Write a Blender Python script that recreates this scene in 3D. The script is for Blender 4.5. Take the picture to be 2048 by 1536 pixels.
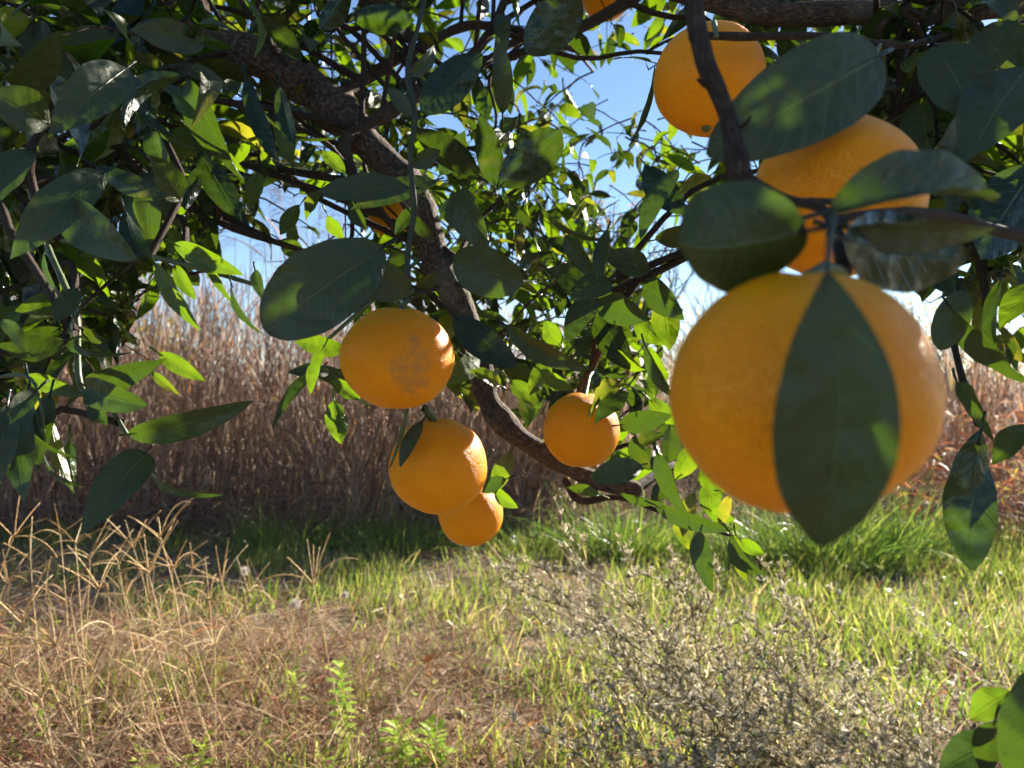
import bpy, math, random
import numpy as np
from mathutils import Vector, Matrix, noise

for o in list(bpy.data.objects):
    bpy.data.objects.remove(o)
SC = bpy.context.scene
COL = SC.collection
R = math.radians
rng = random.Random(11)
nrg = np.random.default_rng(5)

# ------------------------------------------------------------------ camera, sky, sun, exposure
CAM_Z = 0.80
FPX = 1547.0                                   # focal length in photograph pixels (2048 wide)
cam = bpy.data.cameras.new('camera')
cam.sensor_width = 36.0
cam.lens = 36.0 * FPX / 2048.0
cam.clip_start = 0.02
cam.clip_end = 800
cam.dof.use_dof = True
cam.dof.focus_distance = 0.70
cam.dof.aperture_fstop = 10.0
cam_o = bpy.data.objects.new('camera', cam)
cam_o.location = (0, 0, CAM_Z)
cam_o.rotation_euler = (R(90), 0, 0)
COL.objects.link(cam_o)
SC.camera = cam_o

SUN_AZ = R(41)                                 # clockwise from the view direction (+Y)
SUN_EL = R(25)
SUN_DIR = Vector((math.sin(SUN_AZ) * math.cos(SUN_EL), math.cos(SUN_AZ) * math.cos(SUN_EL), math.sin(SUN_EL)))
world = bpy.data.worlds.new('World')
SC.world = world
world.use_nodes = True
wn = world.node_tree
wn.nodes.clear()
sky = wn.nodes.new('ShaderNodeTexSky')
sky.sky_type = 'NISHITA'
sky.sun_disc = False
sky.sun_elevation = SUN_EL
sky.sun_rotation = SUN_AZ
sky.altitude = 200
sky.air_density = 0.85
sky.dust_density = 0.1
sky.ozone_density = 3.0
bg = wn.nodes.new('ShaderNodeBackground')
bg.inputs['Strength'].default_value = 0.052
wo = wn.nodes.new('ShaderNodeOutputWorld')
wn.links.new(sky.outputs[0], bg.inputs[0])
wn.links.new(bg.outputs[0], wo.inputs[0])

sun = bpy.data.lights.new('sun', 'SUN')
sun.energy = 5.0
sun.angle = R(0.5)
sun.color = (1.0, 0.90, 0.76)
sun_o = bpy.data.objects.new('sun', sun)
sun_o.rotation_euler = (-SUN_DIR).to_track_quat('-Z', 'Y').to_euler()
sun_o.location = (3, 4, 4)
COL.objects.link(sun_o)

SC.view_settings.view_transform = 'Standard'
SC.view_settings.look = 'None'
SC.view_settings.gamma = 1.0
SC.view_settings.use_curve_mapping = False
SC.view_settings.exposure = 1.93
SC.render.engine = 'CYCLES'
SC.cycles.max_bounces = 6
SC.cycles.diffuse_bounces = 3
SC.cycles.glossy_bounces = 2
SC.cycles.transmission_bounces = 4
SC.cycles.transparent_max_bounces = 4
SC.cycles.sample_clamp_indirect = 6.0
SC.cycles.use_adaptive_sampling = True
SC.cycles.adaptive_threshold = 0.03
SC.cycles.adaptive_min_samples = 20


def P(px, py, d):
    """a point of the place seen at photograph pixel (px, py), d metres in front of the camera"""
    return np.array([(px - 1024.0) / FPX * d, d, CAM_Z - (py - 768.0) / FPX * d])


def proj(p):
    d = max(p[1], 0.05)
    return 1024 + FPX * p[0] / d, 768 - FPX * (p[2] - CAM_Z) / d


# ------------------------------------------------------------------ materials
def new_mat(name):
    m = bpy.data.materials.new(name)
    m.use_nodes = True
    nt = m.node_tree
    nt.nodes.clear()
    out = nt.nodes.new('ShaderNodeOutputMaterial')
    return m, nt, out


class NT:
    """tiny node helper"""
    def __init__(self, nt):
        self.nt = nt

    def n(self, t, **kw):
        nd = self.nt.nodes.new(t)
        for k, v in kw.items():
            setattr(nd, k, v)
        return nd

    def put(self, sock, v):
        if v is None:
            return
        if isinstance(v, bpy.types.NodeSocket):
            self.nt.links.new(v, sock)
        else:
            sock.default_value = v

    def math(self, op, a, b=None, c=None, clamp=False):
        nd = self.n('ShaderNodeMath', operation=op, use_clamp=clamp)
        self.put(nd.inputs[0], a)
        self.put(nd.inputs[1], b)
        self.put(nd.inputs[2], c)
        return nd.outputs[0]

    def mix(self, f, a, b):
        nd = self.n('ShaderNodeMix', data_type='RGBA')
        self.put(nd.inputs['Factor'], f)
        self.put(nd.inputs['A'], a if isinstance(a, bpy.types.NodeSocket) else (*a, 1))
        self.put(nd.inputs['B'], b if isinstance(b, bpy.types.NodeSocket) else (*b, 1))
        return nd.outputs['Result']

    def noise(self, vec, scale, detail=3, rough=0.5):
        nd = self.n('ShaderNodeTexNoise')
        self.put(nd.inputs['Vector'], vec)
        nd.inputs['Scale'].default_value = scale
        nd.inputs['Detail'].default_value = detail
        nd.inputs['Roughness'].default_value = rough
        return nd.outputs['Fac']

    def ramp(self, f, stops):
        nd = self.n('ShaderNodeValToRGB')
        e = nd.color_ramp.elements
        while len(e) > 1:
            e.remove(e[-1])
        e[0].position = stops[0][0]
        e[0].color = (*stops[0][1], 1)
        for p, c in stops[1:]:
            k = e.new(p)
            k.color = (*c, 1)
        self.put(nd.inputs[0], f)
        return nd.outputs[0]

    def smooth(self, v, lo, hi):
        nd = self.n('ShaderNodeMapRange', interpolation_type='SMOOTHSTEP')
        self.put(nd.inputs['Value'], v)
        nd.inputs['From Min'].default_value = lo
        nd.inputs['From Max'].default_value = hi
        return nd.outputs[0]

    def bump(self, h, strength, dist):
        nd = self.n('ShaderNodeBump')
        self.put(nd.inputs['Height'], h)
        nd.inputs['Strength'].default_value = strength
        nd.inputs['Distance'].default_value = dist
        return nd.outputs[0]


def mat_leaf(name, top, top2, under, trans, yellowing=0.12, tw=0.42, rough=0.23):
    m, nt, out = new_mat(name)
    k = NT(nt)
    uv = k.n('ShaderNodeUVMap').outputs[0]
    sp = k.n('ShaderNodeSeparateXYZ')
    k.put(sp.inputs[0], uv)
    t, v = sp.outputs[0], sp.outputs[1]
    av = k.math('ABSOLUTE', k.math('SUBTRACT', v, 0.5))
    mid = k.math('SUBTRACT', 1.0, k.smooth(av, 0.004, 0.03))
    ph = k.math('FRACT', k.math('MULTIPLY', k.math('SUBTRACT', t, k.math('MULTIPLY', av, 0.42)), 10.0))
    lat = k.math('SUBTRACT', 1.0, k.smooth(k.math('ABSOLUTE', k.math('SUBTRACT', ph, 0.5)), 0.02, 0.13))
    nzv = k.noise(k.n('ShaderNodeNewGeometry').outputs['Position'], 60, 0)
    vein = k.math('MAXIMUM', mid, k.math('MULTIPLY', lat, k.math('MULTIPLY', k.smooth(nzv, .3, .7), .40)))
    at = k.n('ShaderNodeAttribute', attribute_name='rnd').outputs['Fac']
    pos = k.n('ShaderNodeNewGeometry')
    nz = k.noise(pos.outputs['Position'], 38, 1.5, 0.6)
    nz2 = k.noise(pos.outputs['Position'], 260, 1, 0.6)
    mixf = k.math('ADD', k.math('MULTIPLY', at, 0.7), k.math('MULTIPLY', nz, 0.45), clamp=True)
    ctop = k.mix(mixf, top, top2)
    yel = k.smooth(k.math('ADD', k.math('MULTIPLY', nz, 0.6), k.math('MULTIPLY', at, 0.55)), 0.82 - yellowing, 1.0)
    ctop = k.mix(k.math('MULTIPLY', yel, 0.65), ctop, (0.22, 0.19, 0.025))
    spots = k.math('MULTIPLY', k.smooth(nz2, 0.68, 0.76), 0.6)
    ctop = k.mix(spots, ctop, (0.10, 0.085, 0.03))
    ctop = k.mix(k.math('MULTIPLY', vein, 0.22), ctop, (0.07, 0.11, 0.035))
    cund = k.mix(k.math('MULTIPLY', vein, 0.22), k.mix(mixf, under, tuple(c * 0.8 for c in under)), (0.20, 0.26, 0.11))
    base = k.mix(pos.outputs['Backfacing'], ctop, cund)
    ctr = k.mix(k.math('MULTIPLY', yel, 0.8), k.mix(mixf, trans, tuple(c * 0.72 for c in trans)), (0.55, 0.46, 0.03))
    ctr = k.mix(k.math('MULTIPLY', vein, 0.35), ctr, tuple(min(1, c * 1.5) for c in trans))
    ctr = k.mix(spots, ctr, (0.08, 0.07, 0.01))
    quilt = k.noise(pos.outputs['Position'], 120, 0, 0.5)
    hgt = k.math('ADD', k.math('ADD', k.math('MULTIPLY', vein, -0.5), k.math('MULTIPLY', nz2, 0.30)), k.math('MULTIPLY', quilt, 1.6))
    bmp = k.bump(hgt, 0.7, 0.0016)
    pb = k.n('ShaderNodeBsdfPrincipled')
    k.put(pb.inputs['Base Color'], base)
    rg = k.math('ADD', k.math('MULTIPLY', pos.outputs['Backfacing'], 0.22), k.math('ADD', rough - 0.06, k.math('MULTIPLY', nz, 0.16)))
    k.put(pb.inputs['Roughness'], rg)
    pb.inputs['Specular IOR Level'].default_value = 0.45
    k.put(pb.inputs['Normal'], bmp)
    tr = k.n('ShaderNodeBsdfTranslucent')
    k.put(tr.inputs['Color'], ctr)
    k.put(tr.inputs['Normal'], bmp)
    mx = k.n('ShaderNodeMixShader')
    mx.inputs[0].default_value = tw
    nt.links.new(pb.outputs[0], mx.inputs[1])
    nt.links.new(tr.outputs[0], mx.inputs[2])
    nt.links.new(mx.outputs[0], out.inputs[0])
    return m


def mat_blade(name, stops, trans=0.35, rough=0.55, spec=0.3, tboost=1.5):
    """thin plant matter; colour picked per blade by the 'rnd' attribute"""
    m, nt, out = new_mat(name)
    k = NT(nt)
    at = k.n('ShaderNodeAttribute', attribute_name='rnd').outputs['Fac']
    c = k.ramp(at, stops)
    pos = k.n('ShaderNodeNewGeometry').outputs['Position']
    nz = k.noise(pos, 45, 0, 0.6)
    c2 = k.n('ShaderNodeHueSaturation')
    k.put(c2.inputs['Color'], c)
    k.put(c2.inputs['Value'], k.math('ADD', 0.65, k.math('MULTIPLY', nz, 0.7)))
    c = c2.outputs[0]
    pb = k.n('ShaderNodeBsdfPrincipled')
    k.put(pb.inputs['Base Color'], c)
    pb.inputs['Roughness'].default_value = rough
    pb.inputs['Specular IOR Level'].default_value = spec
    tr = k.n('ShaderNodeBsdfTranslucent')
    h = k.n('ShaderNodeHueSaturation')
    k.put(h.inputs['Color'], c)
    h.inputs['Value'].default_value = tboost
    h.inputs['Saturation'].default_value = 1.1
    k.put(tr.inputs['Color'], h.outputs[0])
    mx = k.n('ShaderNodeMixShader')
    mx.inputs[0].default_value = trans
    nt.links.new(pb.outputs[0], mx.inputs[1])
    nt.links.new(tr.outputs[0], mx.inputs[2])
    nt.links.new(mx.outputs[0], out.inputs[0])
    return m


def mat_bark(name, c1, c2, c3, scale=60):
    m, nt, out = new_mat(name)
    k = NT(nt)
    uv = k.n('ShaderNodeUVMap').outputs[0]           # u around, v along in metres
    mp = k.n('ShaderNodeMapping')
    k.put(mp.inputs[0], uv)
    mp.inputs['Scale'].default_value = (3.2, 26.0, 1)
    pos = k.n('ShaderNodeNewGeometry').outputs['Position']
    n1 = k.noise(mp.outputs[0], 5.0, 6, 0.68)
    n2 = k.noise(pos, scale, 5, 0.65)
    n3 = k.noise(pos, 14, 3, 0.5)
    fis = k.smooth(n1, 0.36, 0.60)
    c = k.mix(fis, c1, c2)
    c = k.mix(k.math('MULTIPLY', k.smooth(n3, 0.52, 0.68), 0.6), c, c3)
    pb = k.n('ShaderNodeBsdfPrincipled')
    k.put(pb.inputs['Base Color'], c)
    pb.inputs['Roughness'].default_value = 0.8
    pb.inputs['Specular IOR Level'].default_value = 0.25
    h = k.math('ADD', k.math('MULTIPLY', fis, 0.8), k.math('MULTIPLY', n2, 0.5))
    k.put(pb.inputs['Normal'], k.bump(h, 0.9, 0.0035))
    nt.links.new(pb.outputs[0], out.inputs[0])
    return m


def mat_orange(name, scar=None, base=(0.90, 0.325, 0.002), deep=(0.88, 0.29, 0.001)):
    m, nt, out = new_mat(name)
    k = NT(nt)
    tc = k.n('ShaderNodeTexCoord').outputs['Object']
    vo = k.n('ShaderNodeTexVoronoi')
    k.put(vo.inputs['Vector'], tc)
    vo.inputs['Scale'].default_value = 820
    pore = k.math('SUBTRACT', 1.0, k.smooth(vo.outputs['Distance'], 0.05, 0.55))
    n1 = k.noise(tc, 26, 4, 0.55)
    n2 = k.noise(tc, 420, 3, 0.6)
    c = k.mix(k.smooth(n1, 0.35, 0.7), base, deep)
    c = k.mix(k.math('MULTIPLY', pore, 0.16), c, (0.72, 0.20, 0.001))
    c = k.mix(k.math('MULTIPLY', k.smooth(k.noise(tc, 75, 2), 0.735, 0.76), 0.75), c, (0.20, 0.08, 0.02))
    rough = 0.42
    if scar:
        (sx, sy, sz), rad = scar
        geo = k.n('ShaderNodeVectorMath', operation='SUBTRACT')
        k.put(geo.inputs[0], tc)
        geo.inputs[1].default_value = (sx, sy, sz)
        sc = k.n('ShaderNodeVectorMath', operation='MULTIPLY')
        k.put(sc.inputs[0], geo.outputs[0])
        sc.inputs[1].default_value = (1.15, 1.0, 0.75)
        ln = k.n('ShaderNodeVectorMath', operation='LENGTH')
        k.put(ln.inputs[0], sc.outputs[0])
        nb = k.noise(tc, 70, 6, 0.7)
        d = k.math('ADD', k.math('DIVIDE', ln.outputs['Value'], rad), k.math('MULTIPLY', k.math('SUBTRACT', nb, 0.5), 2.6))
        msk = k.math('SUBTRACT', 1.0, k.smooth(d, 0.55, 1.0))
        nf = k.noise(tc, 190, 5, 0.75)
        msk = k.math('MULTIPLY', msk, k.math('ADD', 0.35, k.math('MULTIPLY', k.smooth(nf, 0.36, 0.6), 0.55)))
        c = k.mix(k.math('MULTIPLY', msk, .8), c, (0.52, 0.24, 0.06))
    pb = k.n('ShaderNodeBsdfPrincipled')
    k.put(pb.inputs['Base Color'], c)
    pb.inputs['Roughness'].default_value = rough
    pb.inputs['Specular IOR Level'].default_value = 0.22
    pb.inputs['Subsurface Weight'].default_value = 0.35
    pb.inputs['Subsurface Radius'].default_value = (1.0, 0.42, 0.08)
    pb.inputs['Subsurface Scale'].default_value = 0.012
    h = k.math('ADD', k.math('MULTIPLY', pore, -0.8), k.math('MULTIPLY', n2, 0.25))
    k.put(pb.inputs['Normal'], k.bump(h, 0.75, 0.0009))
    nt.links.new(pb.outputs[0], out.inputs[0])
    return m


def mat_plain(name, c1, c2, scale=120, rough=0.6, bump=0.4):
    m, nt, out = new_mat(name)
    k = NT(nt)
    pos = k.n('ShaderNodeNewGeometry').outputs['Position']
    nz = k.noise(pos, scale, 4, 0.6)
    pb = k.n('ShaderNodeBsdfPrincipled')
    k.put(pb.inputs['Base Color'], k.mix(k.smooth(nz, 0.3, 0.7), c1, c2))
    pb.inputs['Roughness'].default_value = rough
    k.put(pb.inputs['Normal'], k.bump(nz, bump, 0.001))
    nt.links.new(pb.outputs[0], out.inputs[0])
    return m


def mat_ground():
    m, nt, out = new_mat('soil')
    k = NT(nt)
    pos = k.n('ShaderNodeNewGeometry').outputs['Position']
    n1 = k.noise(pos, 3.0, 5, 0.6)
    n2 = k.noise(pos, 42, 6, 0.7)
    n3 = k.noise(pos, 170, 4, 0.7)
    c = k.mix(k.smooth(n2, 0.35, 0.65), (0.13, 0.095, 0.065), (0.30, 0.23, 0.155))
    c = k.mix(k.math('MULTIPLY', k.smooth(n1, 0.45, 0.62), 0.6), c, (0.095, 0.105, 0.035))
    c = k.mix(k.math('MULTIPLY', k.smooth(n3, 0.58, 0.68), 0.7), c, (0.40, 0.32, 0.22))
    pb = k.n('ShaderNodeBsdfPrincipled')
    k.put(pb.inputs['Base Color'], c)
    pb.inputs['Roughness'].default_value = 0.92
    pb.inputs['Specular IOR Level'].default_value = 0.2
    h = k.math('ADD', n2, k.math('MULTIPLY', n3, 0.4))
    k.put(pb.inputs['Normal'], k.bump(h, 1.0, 0.02))
    nt.links.new(pb.outputs[0], out.inputs[0])
    return m


M = {}
M['leaf'] = mat_leaf('citrus_leaf', (0.003, 0.013, 0.012), (0.007, 0.020, 0.009), (0.040, 0.054, 0.024), (0.13, 0.25, 0.008), tw=0.17)
M['leaf_young'] = mat_leaf('citrus_leaf_lit', (0.016, 0.045, 0.010), (0.034, 0.066, 0.010), (0.065, 0.088, 0.028), (0.21, 0.37, 0.006), 0.20, tw=0.38)  # brighter copy of the leaf material, sunlit look put into its colour
M['bark'] = mat_bark('citrus_bark', (0.045, 0.030, 0.022), (0.15, 0.105, 0.072), (0.19, 0.165, 0.125))
M['bark_dark'] = mat_bark('twig_bark', (0.040, 0.026, 0.020), (0.105, 0.070, 0.048), (0.12, 0.10, 0.07), 140)
M['green_stem'] = mat_plain('green_stem', (0.055, 0.085, 0.030), (0.10, 0.12, 0.05), 160, 0.5)
M['shoot'] = mat_plain('shoot_bark', (0.022, 0.030, 0.015), (0.046, 0.052, 0.026), 160, 0.75)
M['calyx'] = mat_plain('calyx', (0.10, 0.13, 0.04), (0.17, 0.16, 0.07), 400, 0.7)
M['soil'] = mat_ground()
M['reed'] = mat_blade('dry_reed', [(0, (0.12, 0.080, 0.060)), (0.35, (0.26, 0.178, 0.135)), (0.7, (0.37, 0.265, 0.20)), (0.9, (0.50, 0.375, 0.28)), (0.96, (0.45, 0.21, 0.07)), (1.0, (0.34, 0.30, 0.08))], 0.35, 0.5, 0.3, 1.3)
M['red_reed'] = mat_blade('red_reed', [(0, (0.20, 0.07, 0.04)), (0.5, (0.36, 0.16, 0.09)), (0.85, (0.45, 0.30, 0.19)), (1.0, (0.50, 0.40, 0.06))], 0.35, 0.45, 0.5, 1.3)
M['grass'] = mat_blade('green_grass', [(0, (0.065, 0.115, 0.026)), (0.35, (0.135, 0.19, 0.038)), (0.65, (0.24, 0.27, 0.06)), (0.85, (0.38, 0.33, 0.14)), (1.0, (0.50, 0.40, 0.22))], 0.46, 0.38, 0.5, 1.7)
M['tuft'] = mat_blade('tuft_grass', [(0, (0.05, 0.10, 0.028)), (0.6, (0.11, 0.18, 0.035)), (1.0, (0.26, 0.30, 0.07))], 0.40, 0.36, 0.5, 1.7)
M['dry'] = mat_blade('dry_grass', [(0, (0.20, 0.085, 0.055)), (0.3, (0.33, 0.20, 0.125)), (0.6, (0.45, 0.33, 0.20)), (0.85, (0.55, 0.45, 0.30)), (0.95, (0.38, 0.11, 0.07)), (1.0, (0.26, 0.28, 0.08))], 0.30, 0.55, 0.3, 1.3)
M['spike'] = mat_blade('grass_spike', [(0, (0.38, 0.235, 0.11)), (0.5, (0.52, 0.37, 0.19)), (1.0, (0.66, 0.54, 0.33))], 0.25, 0.6, 0.3, 1.3)
M['weed_stem'] = mat_blade('weed_stem', [(0, (0.12, 0.09, 0.05)), (0.5, (0.22, 0.175, 0.10)), (1.0, (0.34, 0.31, 0.16))], 0.3, 0.6, 0.3, 1.2)
M['bud'] = mat_blade('weed_bud', [(0, (0.22, 0.21, 0.11)), (0.35, (0.46, 0.42, 0.28)), (0.7, (0.66, 0.61, 0.48)), (1.0, (0.84, 0.81, 0.72))], 0.56, 0.6, 0.3, 1.2)
M['fluff'] = mat_blade('seed_fluff', [(0, (0.66, 0.63, 0.58)), (1.0, (0.80, 0.78, 0.74))], 0.45, 0.7, 0.2, 1.1)
M['sprout'] = mat_blade('sprout_leaf', [(0, (0.24, 0.38, 0.05)), (0.6, (0.38, 0.50, 0.08)), (1.0, (0.55, 0.56, 0.18))], 0.45, 0.4, 0.4, 1.5)
M['litter'] = mat_blade('litter', [(0, (0.16, 0.085, 0.05)), (0.4, (0.28, 0.17, 0.10)), (0.7, (0.42, 0.29, 0.18)), (0.9, (0.50, 0.21, 0.06)), (1.0, (0.40, 0.08, 0.05))], 0.25, 0.6, 0.3, 1.2)
M['far_twig'] = mat_blade('far_twig', [(0, (0.07, 0.055, 0.05)), (1.0, (0.16, 0.125, 0.10))], 0.05, 0.8, 0.2, 1.0)
M['far_leaf'] = mat_blade('far_leaf', [(0, (0.16, 0.19, 0.035)), (0.5, (0.36, 0.30, 0.05)), (0.8, (0.42, 0.28, 0.06)), (1.0, (0.40, 0.19, 0.05))], 0.45, 0.5, 0.3, 1.5)
M['dead_leaf'] = mat_plain('dead_leaf', (0.42, 0.15, 0.03), (0.55, 0.24, 0.05), 180, 0.55)
M['brown_leaf'] = mat_plain('brown_leaf', (0.22, 0.13, 0.075), (0.34, 0.24, 0.15), 180, 0.65)


# ------------------------------------------------------------------ mesh helpers
TUBE_F = {}


def cross(a, b):
    return np.array((a[1] * b[2] - a[2] * b[1], a[2] * b[0] - a[0] * b[2], a[0] * b[1] - a[1] * b[0]))


class MB:
    def __init__(self):
        self.v, self.f, self.uv, self.r, self.nv = [], [], [], [], 0

    def add(self, verts, faces, uvs=None, rnd=0.5):
        verts = np.asarray(verts, float)
        self.v.append(verts)
        faces = np.asarray(faces, int)
        self.f.append(faces + self.nv)
        self.uv.append(np.zeros((len(verts), 2)) if uvs is None else np.asarray(uvs, float))
        self.r.append(np.full(len(verts), rnd) if np.isscalar(rnd) else np.asarray(rnd, float))
        self.nv += len(verts)

    def tube(self, pts, rad, n=8, rnd=0.5, cap=True):
        pts = np.asarray(pts, float)
        m = len(pts)
        rad = np.full(m, rad) if np.isscalar(rad) else np.asarray(rad, float)
        key = (m, n, cap)
        if key not in TUBE_F:
            F = [(i * n + j, i * n + (j + 1) % n, i * n + (j + 1) % n + n, i * n + j + n) for i in range(m - 1) for j in range(n)]
            if cap:
                F += [((m - 1) * n + j, (m - 1) * n + (j + 1) % n, m * n, m * n) for j in range(n)]
            a = np.arange(n) * 2 * math.pi / n
            TUBE_F[key] = (np.array(F), np.cos(a), np.sin(a), np.abs(np.arange(n) / n - .5) * 2)
        F, ca, sa, ua = TUBE_F[key]
        tg = np.empty_like(pts)
        tg[1:-1] = pts[2:] - pts[:-2]
        tg[0] = pts[1] - pts[0]
        tg[-1] = pts[-1] - pts[-2]
        tg /= np.sqrt((tg * tg).sum(1))[:, None] + 1e-9
        if n <= 5:                                 # thin: one frame for the whole tube
            t0 = tg[m // 2]
            s = cross(t0, (0.31, 0.2, 0.93) if abs(t0[2]) < .9 else (1.0, 0.1, 0))
            s = s / (math.sqrt(s.dot(s)) + 1e-9)
            b = cross(t0, s)
            ring = ca[:, None] * s + sa[:, None] * b
            V = (pts[:, None, :] + rad[:, None, None] * ring[None]).reshape(-1, 3)
        else:
            s = cross(tg[0], (0.31, 0.2, 0.93))
            if s.dot(s) < .01:
                s = cross(tg[0], (1.0, 0, 0))
            V = []
            for i in range(m):
                s = s - tg[i] * s.dot(tg[i])
                s = s / (math.sqrt(s.dot(s)) + 1e-9)
                b = cross(tg[i], s)
                V.append(pts[i] + rad[i] * (ca[:, None] * s + sa[:, None] * b))
            V = np.concatenate(V)
        ln = np.concatenate([[0], np.cumsum(np.sqrt(((pts[1:] - pts[:-1]) ** 2).sum(1)))])
        U = np.stack([np.tile(ua, m), np.repeat(ln, n)], 1)
        if cap:
            V = np.vstack([V, pts[-1] + tg[-1] * rad[-1] * .6])
            U = np.vstack([U, (.5, ln[-1])])
        self.add(V, F, U, rnd)

    def blades(self, p, d, L, bend, wid, side, rnd):
        """many ribbons at once: p, d, side (N,3); L, bend, rnd (N,); wid (N, n+1)"""
        N, n = len(p), wid.shape[1] - 1
        d = d / np.linalg.norm(d, axis=1)[:, None]
        side = np.cross(d, side)
        side /= np.linalg.norm(side, axis=1)[:, None] + 1e-9
        V = np.empty((N, n + 1, 2, 3))
        q = p.copy()
        for i in range(n + 1):
            V[:, i, 0] = q - side * wid[:, i:i + 1] / 2
            V[:, i, 1] = q + side * wid[:, i:i + 1] / 2
            d = d.copy()
            d[:, 2] -= bend / n
            d /= np.linalg.norm(d, axis=1)[:, None]
            q = q + d * (L / n)[:, None]
        f1 = np.array([(2 * i, 2 * i + 1, 2 * i + 3, 2 * i + 2) for i in range(n)])
        F = (f1[None] + (np.arange(N) * (2 * n + 2))[:, None, None]).reshape(-1, 4)
        t = np.arange(n + 1) / n
        u1 = np.stack([np.repeat(t, 2), np.tile([0., 1.], n + 1)], 1)
        self.add(V.reshape(-1, 3), F, np.tile(u1, (N, 1)), np.repeat(rnd, 2 * n + 2))

    def ribbon(self, pts, w, side, rnd=0.5):
        """flat tapered blade through pts; w = widths"""
        V, F, U = [], [], []
        side = np.asarray(side, float)
        for i, p in enumerate(pts):
            V += [p - side * w[i] / 2, p + side * w[i] / 2]
            U += [(i / (len(pts) - 1), 0), (i / (len(pts) - 1), 1)]
        for i in range(len(pts) - 1):
            F.append((2 * i, 2 * i + 1, 2 * i + 3, 2 * i + 2))
        self.add(V, F, U, rnd)

    def build(self, name, mat, parent=None, loc=None, smooth=True, kind=None):
        v = np.concatenate(self.v) if self.v else np.zeros((0, 3))
        loc = np.zeros(3) if loc is None else np.asarray(loc, float)
        v = v - loc
        me = bpy.data.meshes.new(name)
        # quads; degenerate quads (last two equal) become triangles
        f = np.concatenate(self.f)
        tri = f[:, 2] == f[:, 3]
        q, t = f[~tri], f[tri][:, :3]
        nl = q.size + t.size
        me.vertices.add(len(v))
        me.vertices.foreach_set('co', v.astype(np.float32).ravel())
        me.loops.add(nl)
        li = np.concatenate([q.ravel(), t.ravel()]).astype(np.int32)
        me.loops.foreach_set('vertex_index', li)
        me.polygons.add(len(q) + len(t))
        st = np.concatenate([np.arange(len(q)) * 4, q.size + np.arange(len(t)) * 3]).astype(np.int32)
        me.polygons.foreach_set('loop_start', st)
        me.polygons.foreach_set('use_smooth', np.full(len(st), smooth))
        me.update(calc_edges=True)
        uvl = me.uv_layers.new(name='UVMap')
        uvs = np.concatenate(self.uv)[li]
        uvl.data.foreach_set('uv', uvs.astype(np.float32).ravel())
        a = me.attributes.new('rnd', 'FLOAT', 'POINT')
        a.data.foreach_set('value', np.concatenate(self.r).astype(np.float32))
        me.validate()
        me.materials.append(mat)
        ob = bpy.data.objects.new(name, me)
        COL.objects.link(ob)
        if parent is not None:
            ob.parent = parent
            pl = np.array(parent.get('origin', (0, 0, 0)))
            ob.location = loc - pl
        else:
            ob.location = loc
        ob['origin'] = [float(x) for x in loc]
        if kind:
            ob['kind'] = kind
        return ob


def tag(o, label, cat, group=None):
    o['label'] = label
    o['category'] = cat
    if group:
        o['group'] = group
    return o


def thing(name, loc, label, cat, group=None):
    o = bpy.data.objects.new(name, None)
    o.empty_display_size = 0.05
    COL.objects.link(o)
    o.location = loc
    o['origin'] = [float(x) for x in loc]
    return tag(o, label, cat, group)


def nvec(p):
    return (noise.noise(p), noise.noise(p + Vector((17.3, 5.1, 2.7))), noise.noise(p + Vector((3.9, 23.1, 11.3))))


def unit(v):
    l = math.sqrt(v[0] * v[0] + v[1] * v[1] + v[2] * v[2]) + 1e-9
    return np.array((v[0] / l, v[1] / l, v[2] / l))


def rotv(v, ax, ang):
    c, s = math.cos(ang), math.sin(ang)
    return v * c + cross(ax, v) * s + ax * ax.dot(v) * (1 - c)


def spline(pts, n):
    """Catmull-Rom through control rows, n samples per span"""
    p = np.asarray(pts, float)
    p = np.vstack([2 * p[0] - p[1], p, 2 * p[-1] - p[-2]])
    out = []
    for i in range(1, len(p) - 2):
        for j in range(n):
            t = j / n
            a, b, c, d = p[i - 1], p[i], p[i + 1], p[i + 2]
            out.append(0.5 * ((2 * b) + (c - a) * t + (2 * a - 5 * b + 4 * c - d) * t * t + (3 * b - a - 3 * c + d) * t ** 3))
    out.append(p[-2])
    return np.array(out)


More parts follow.
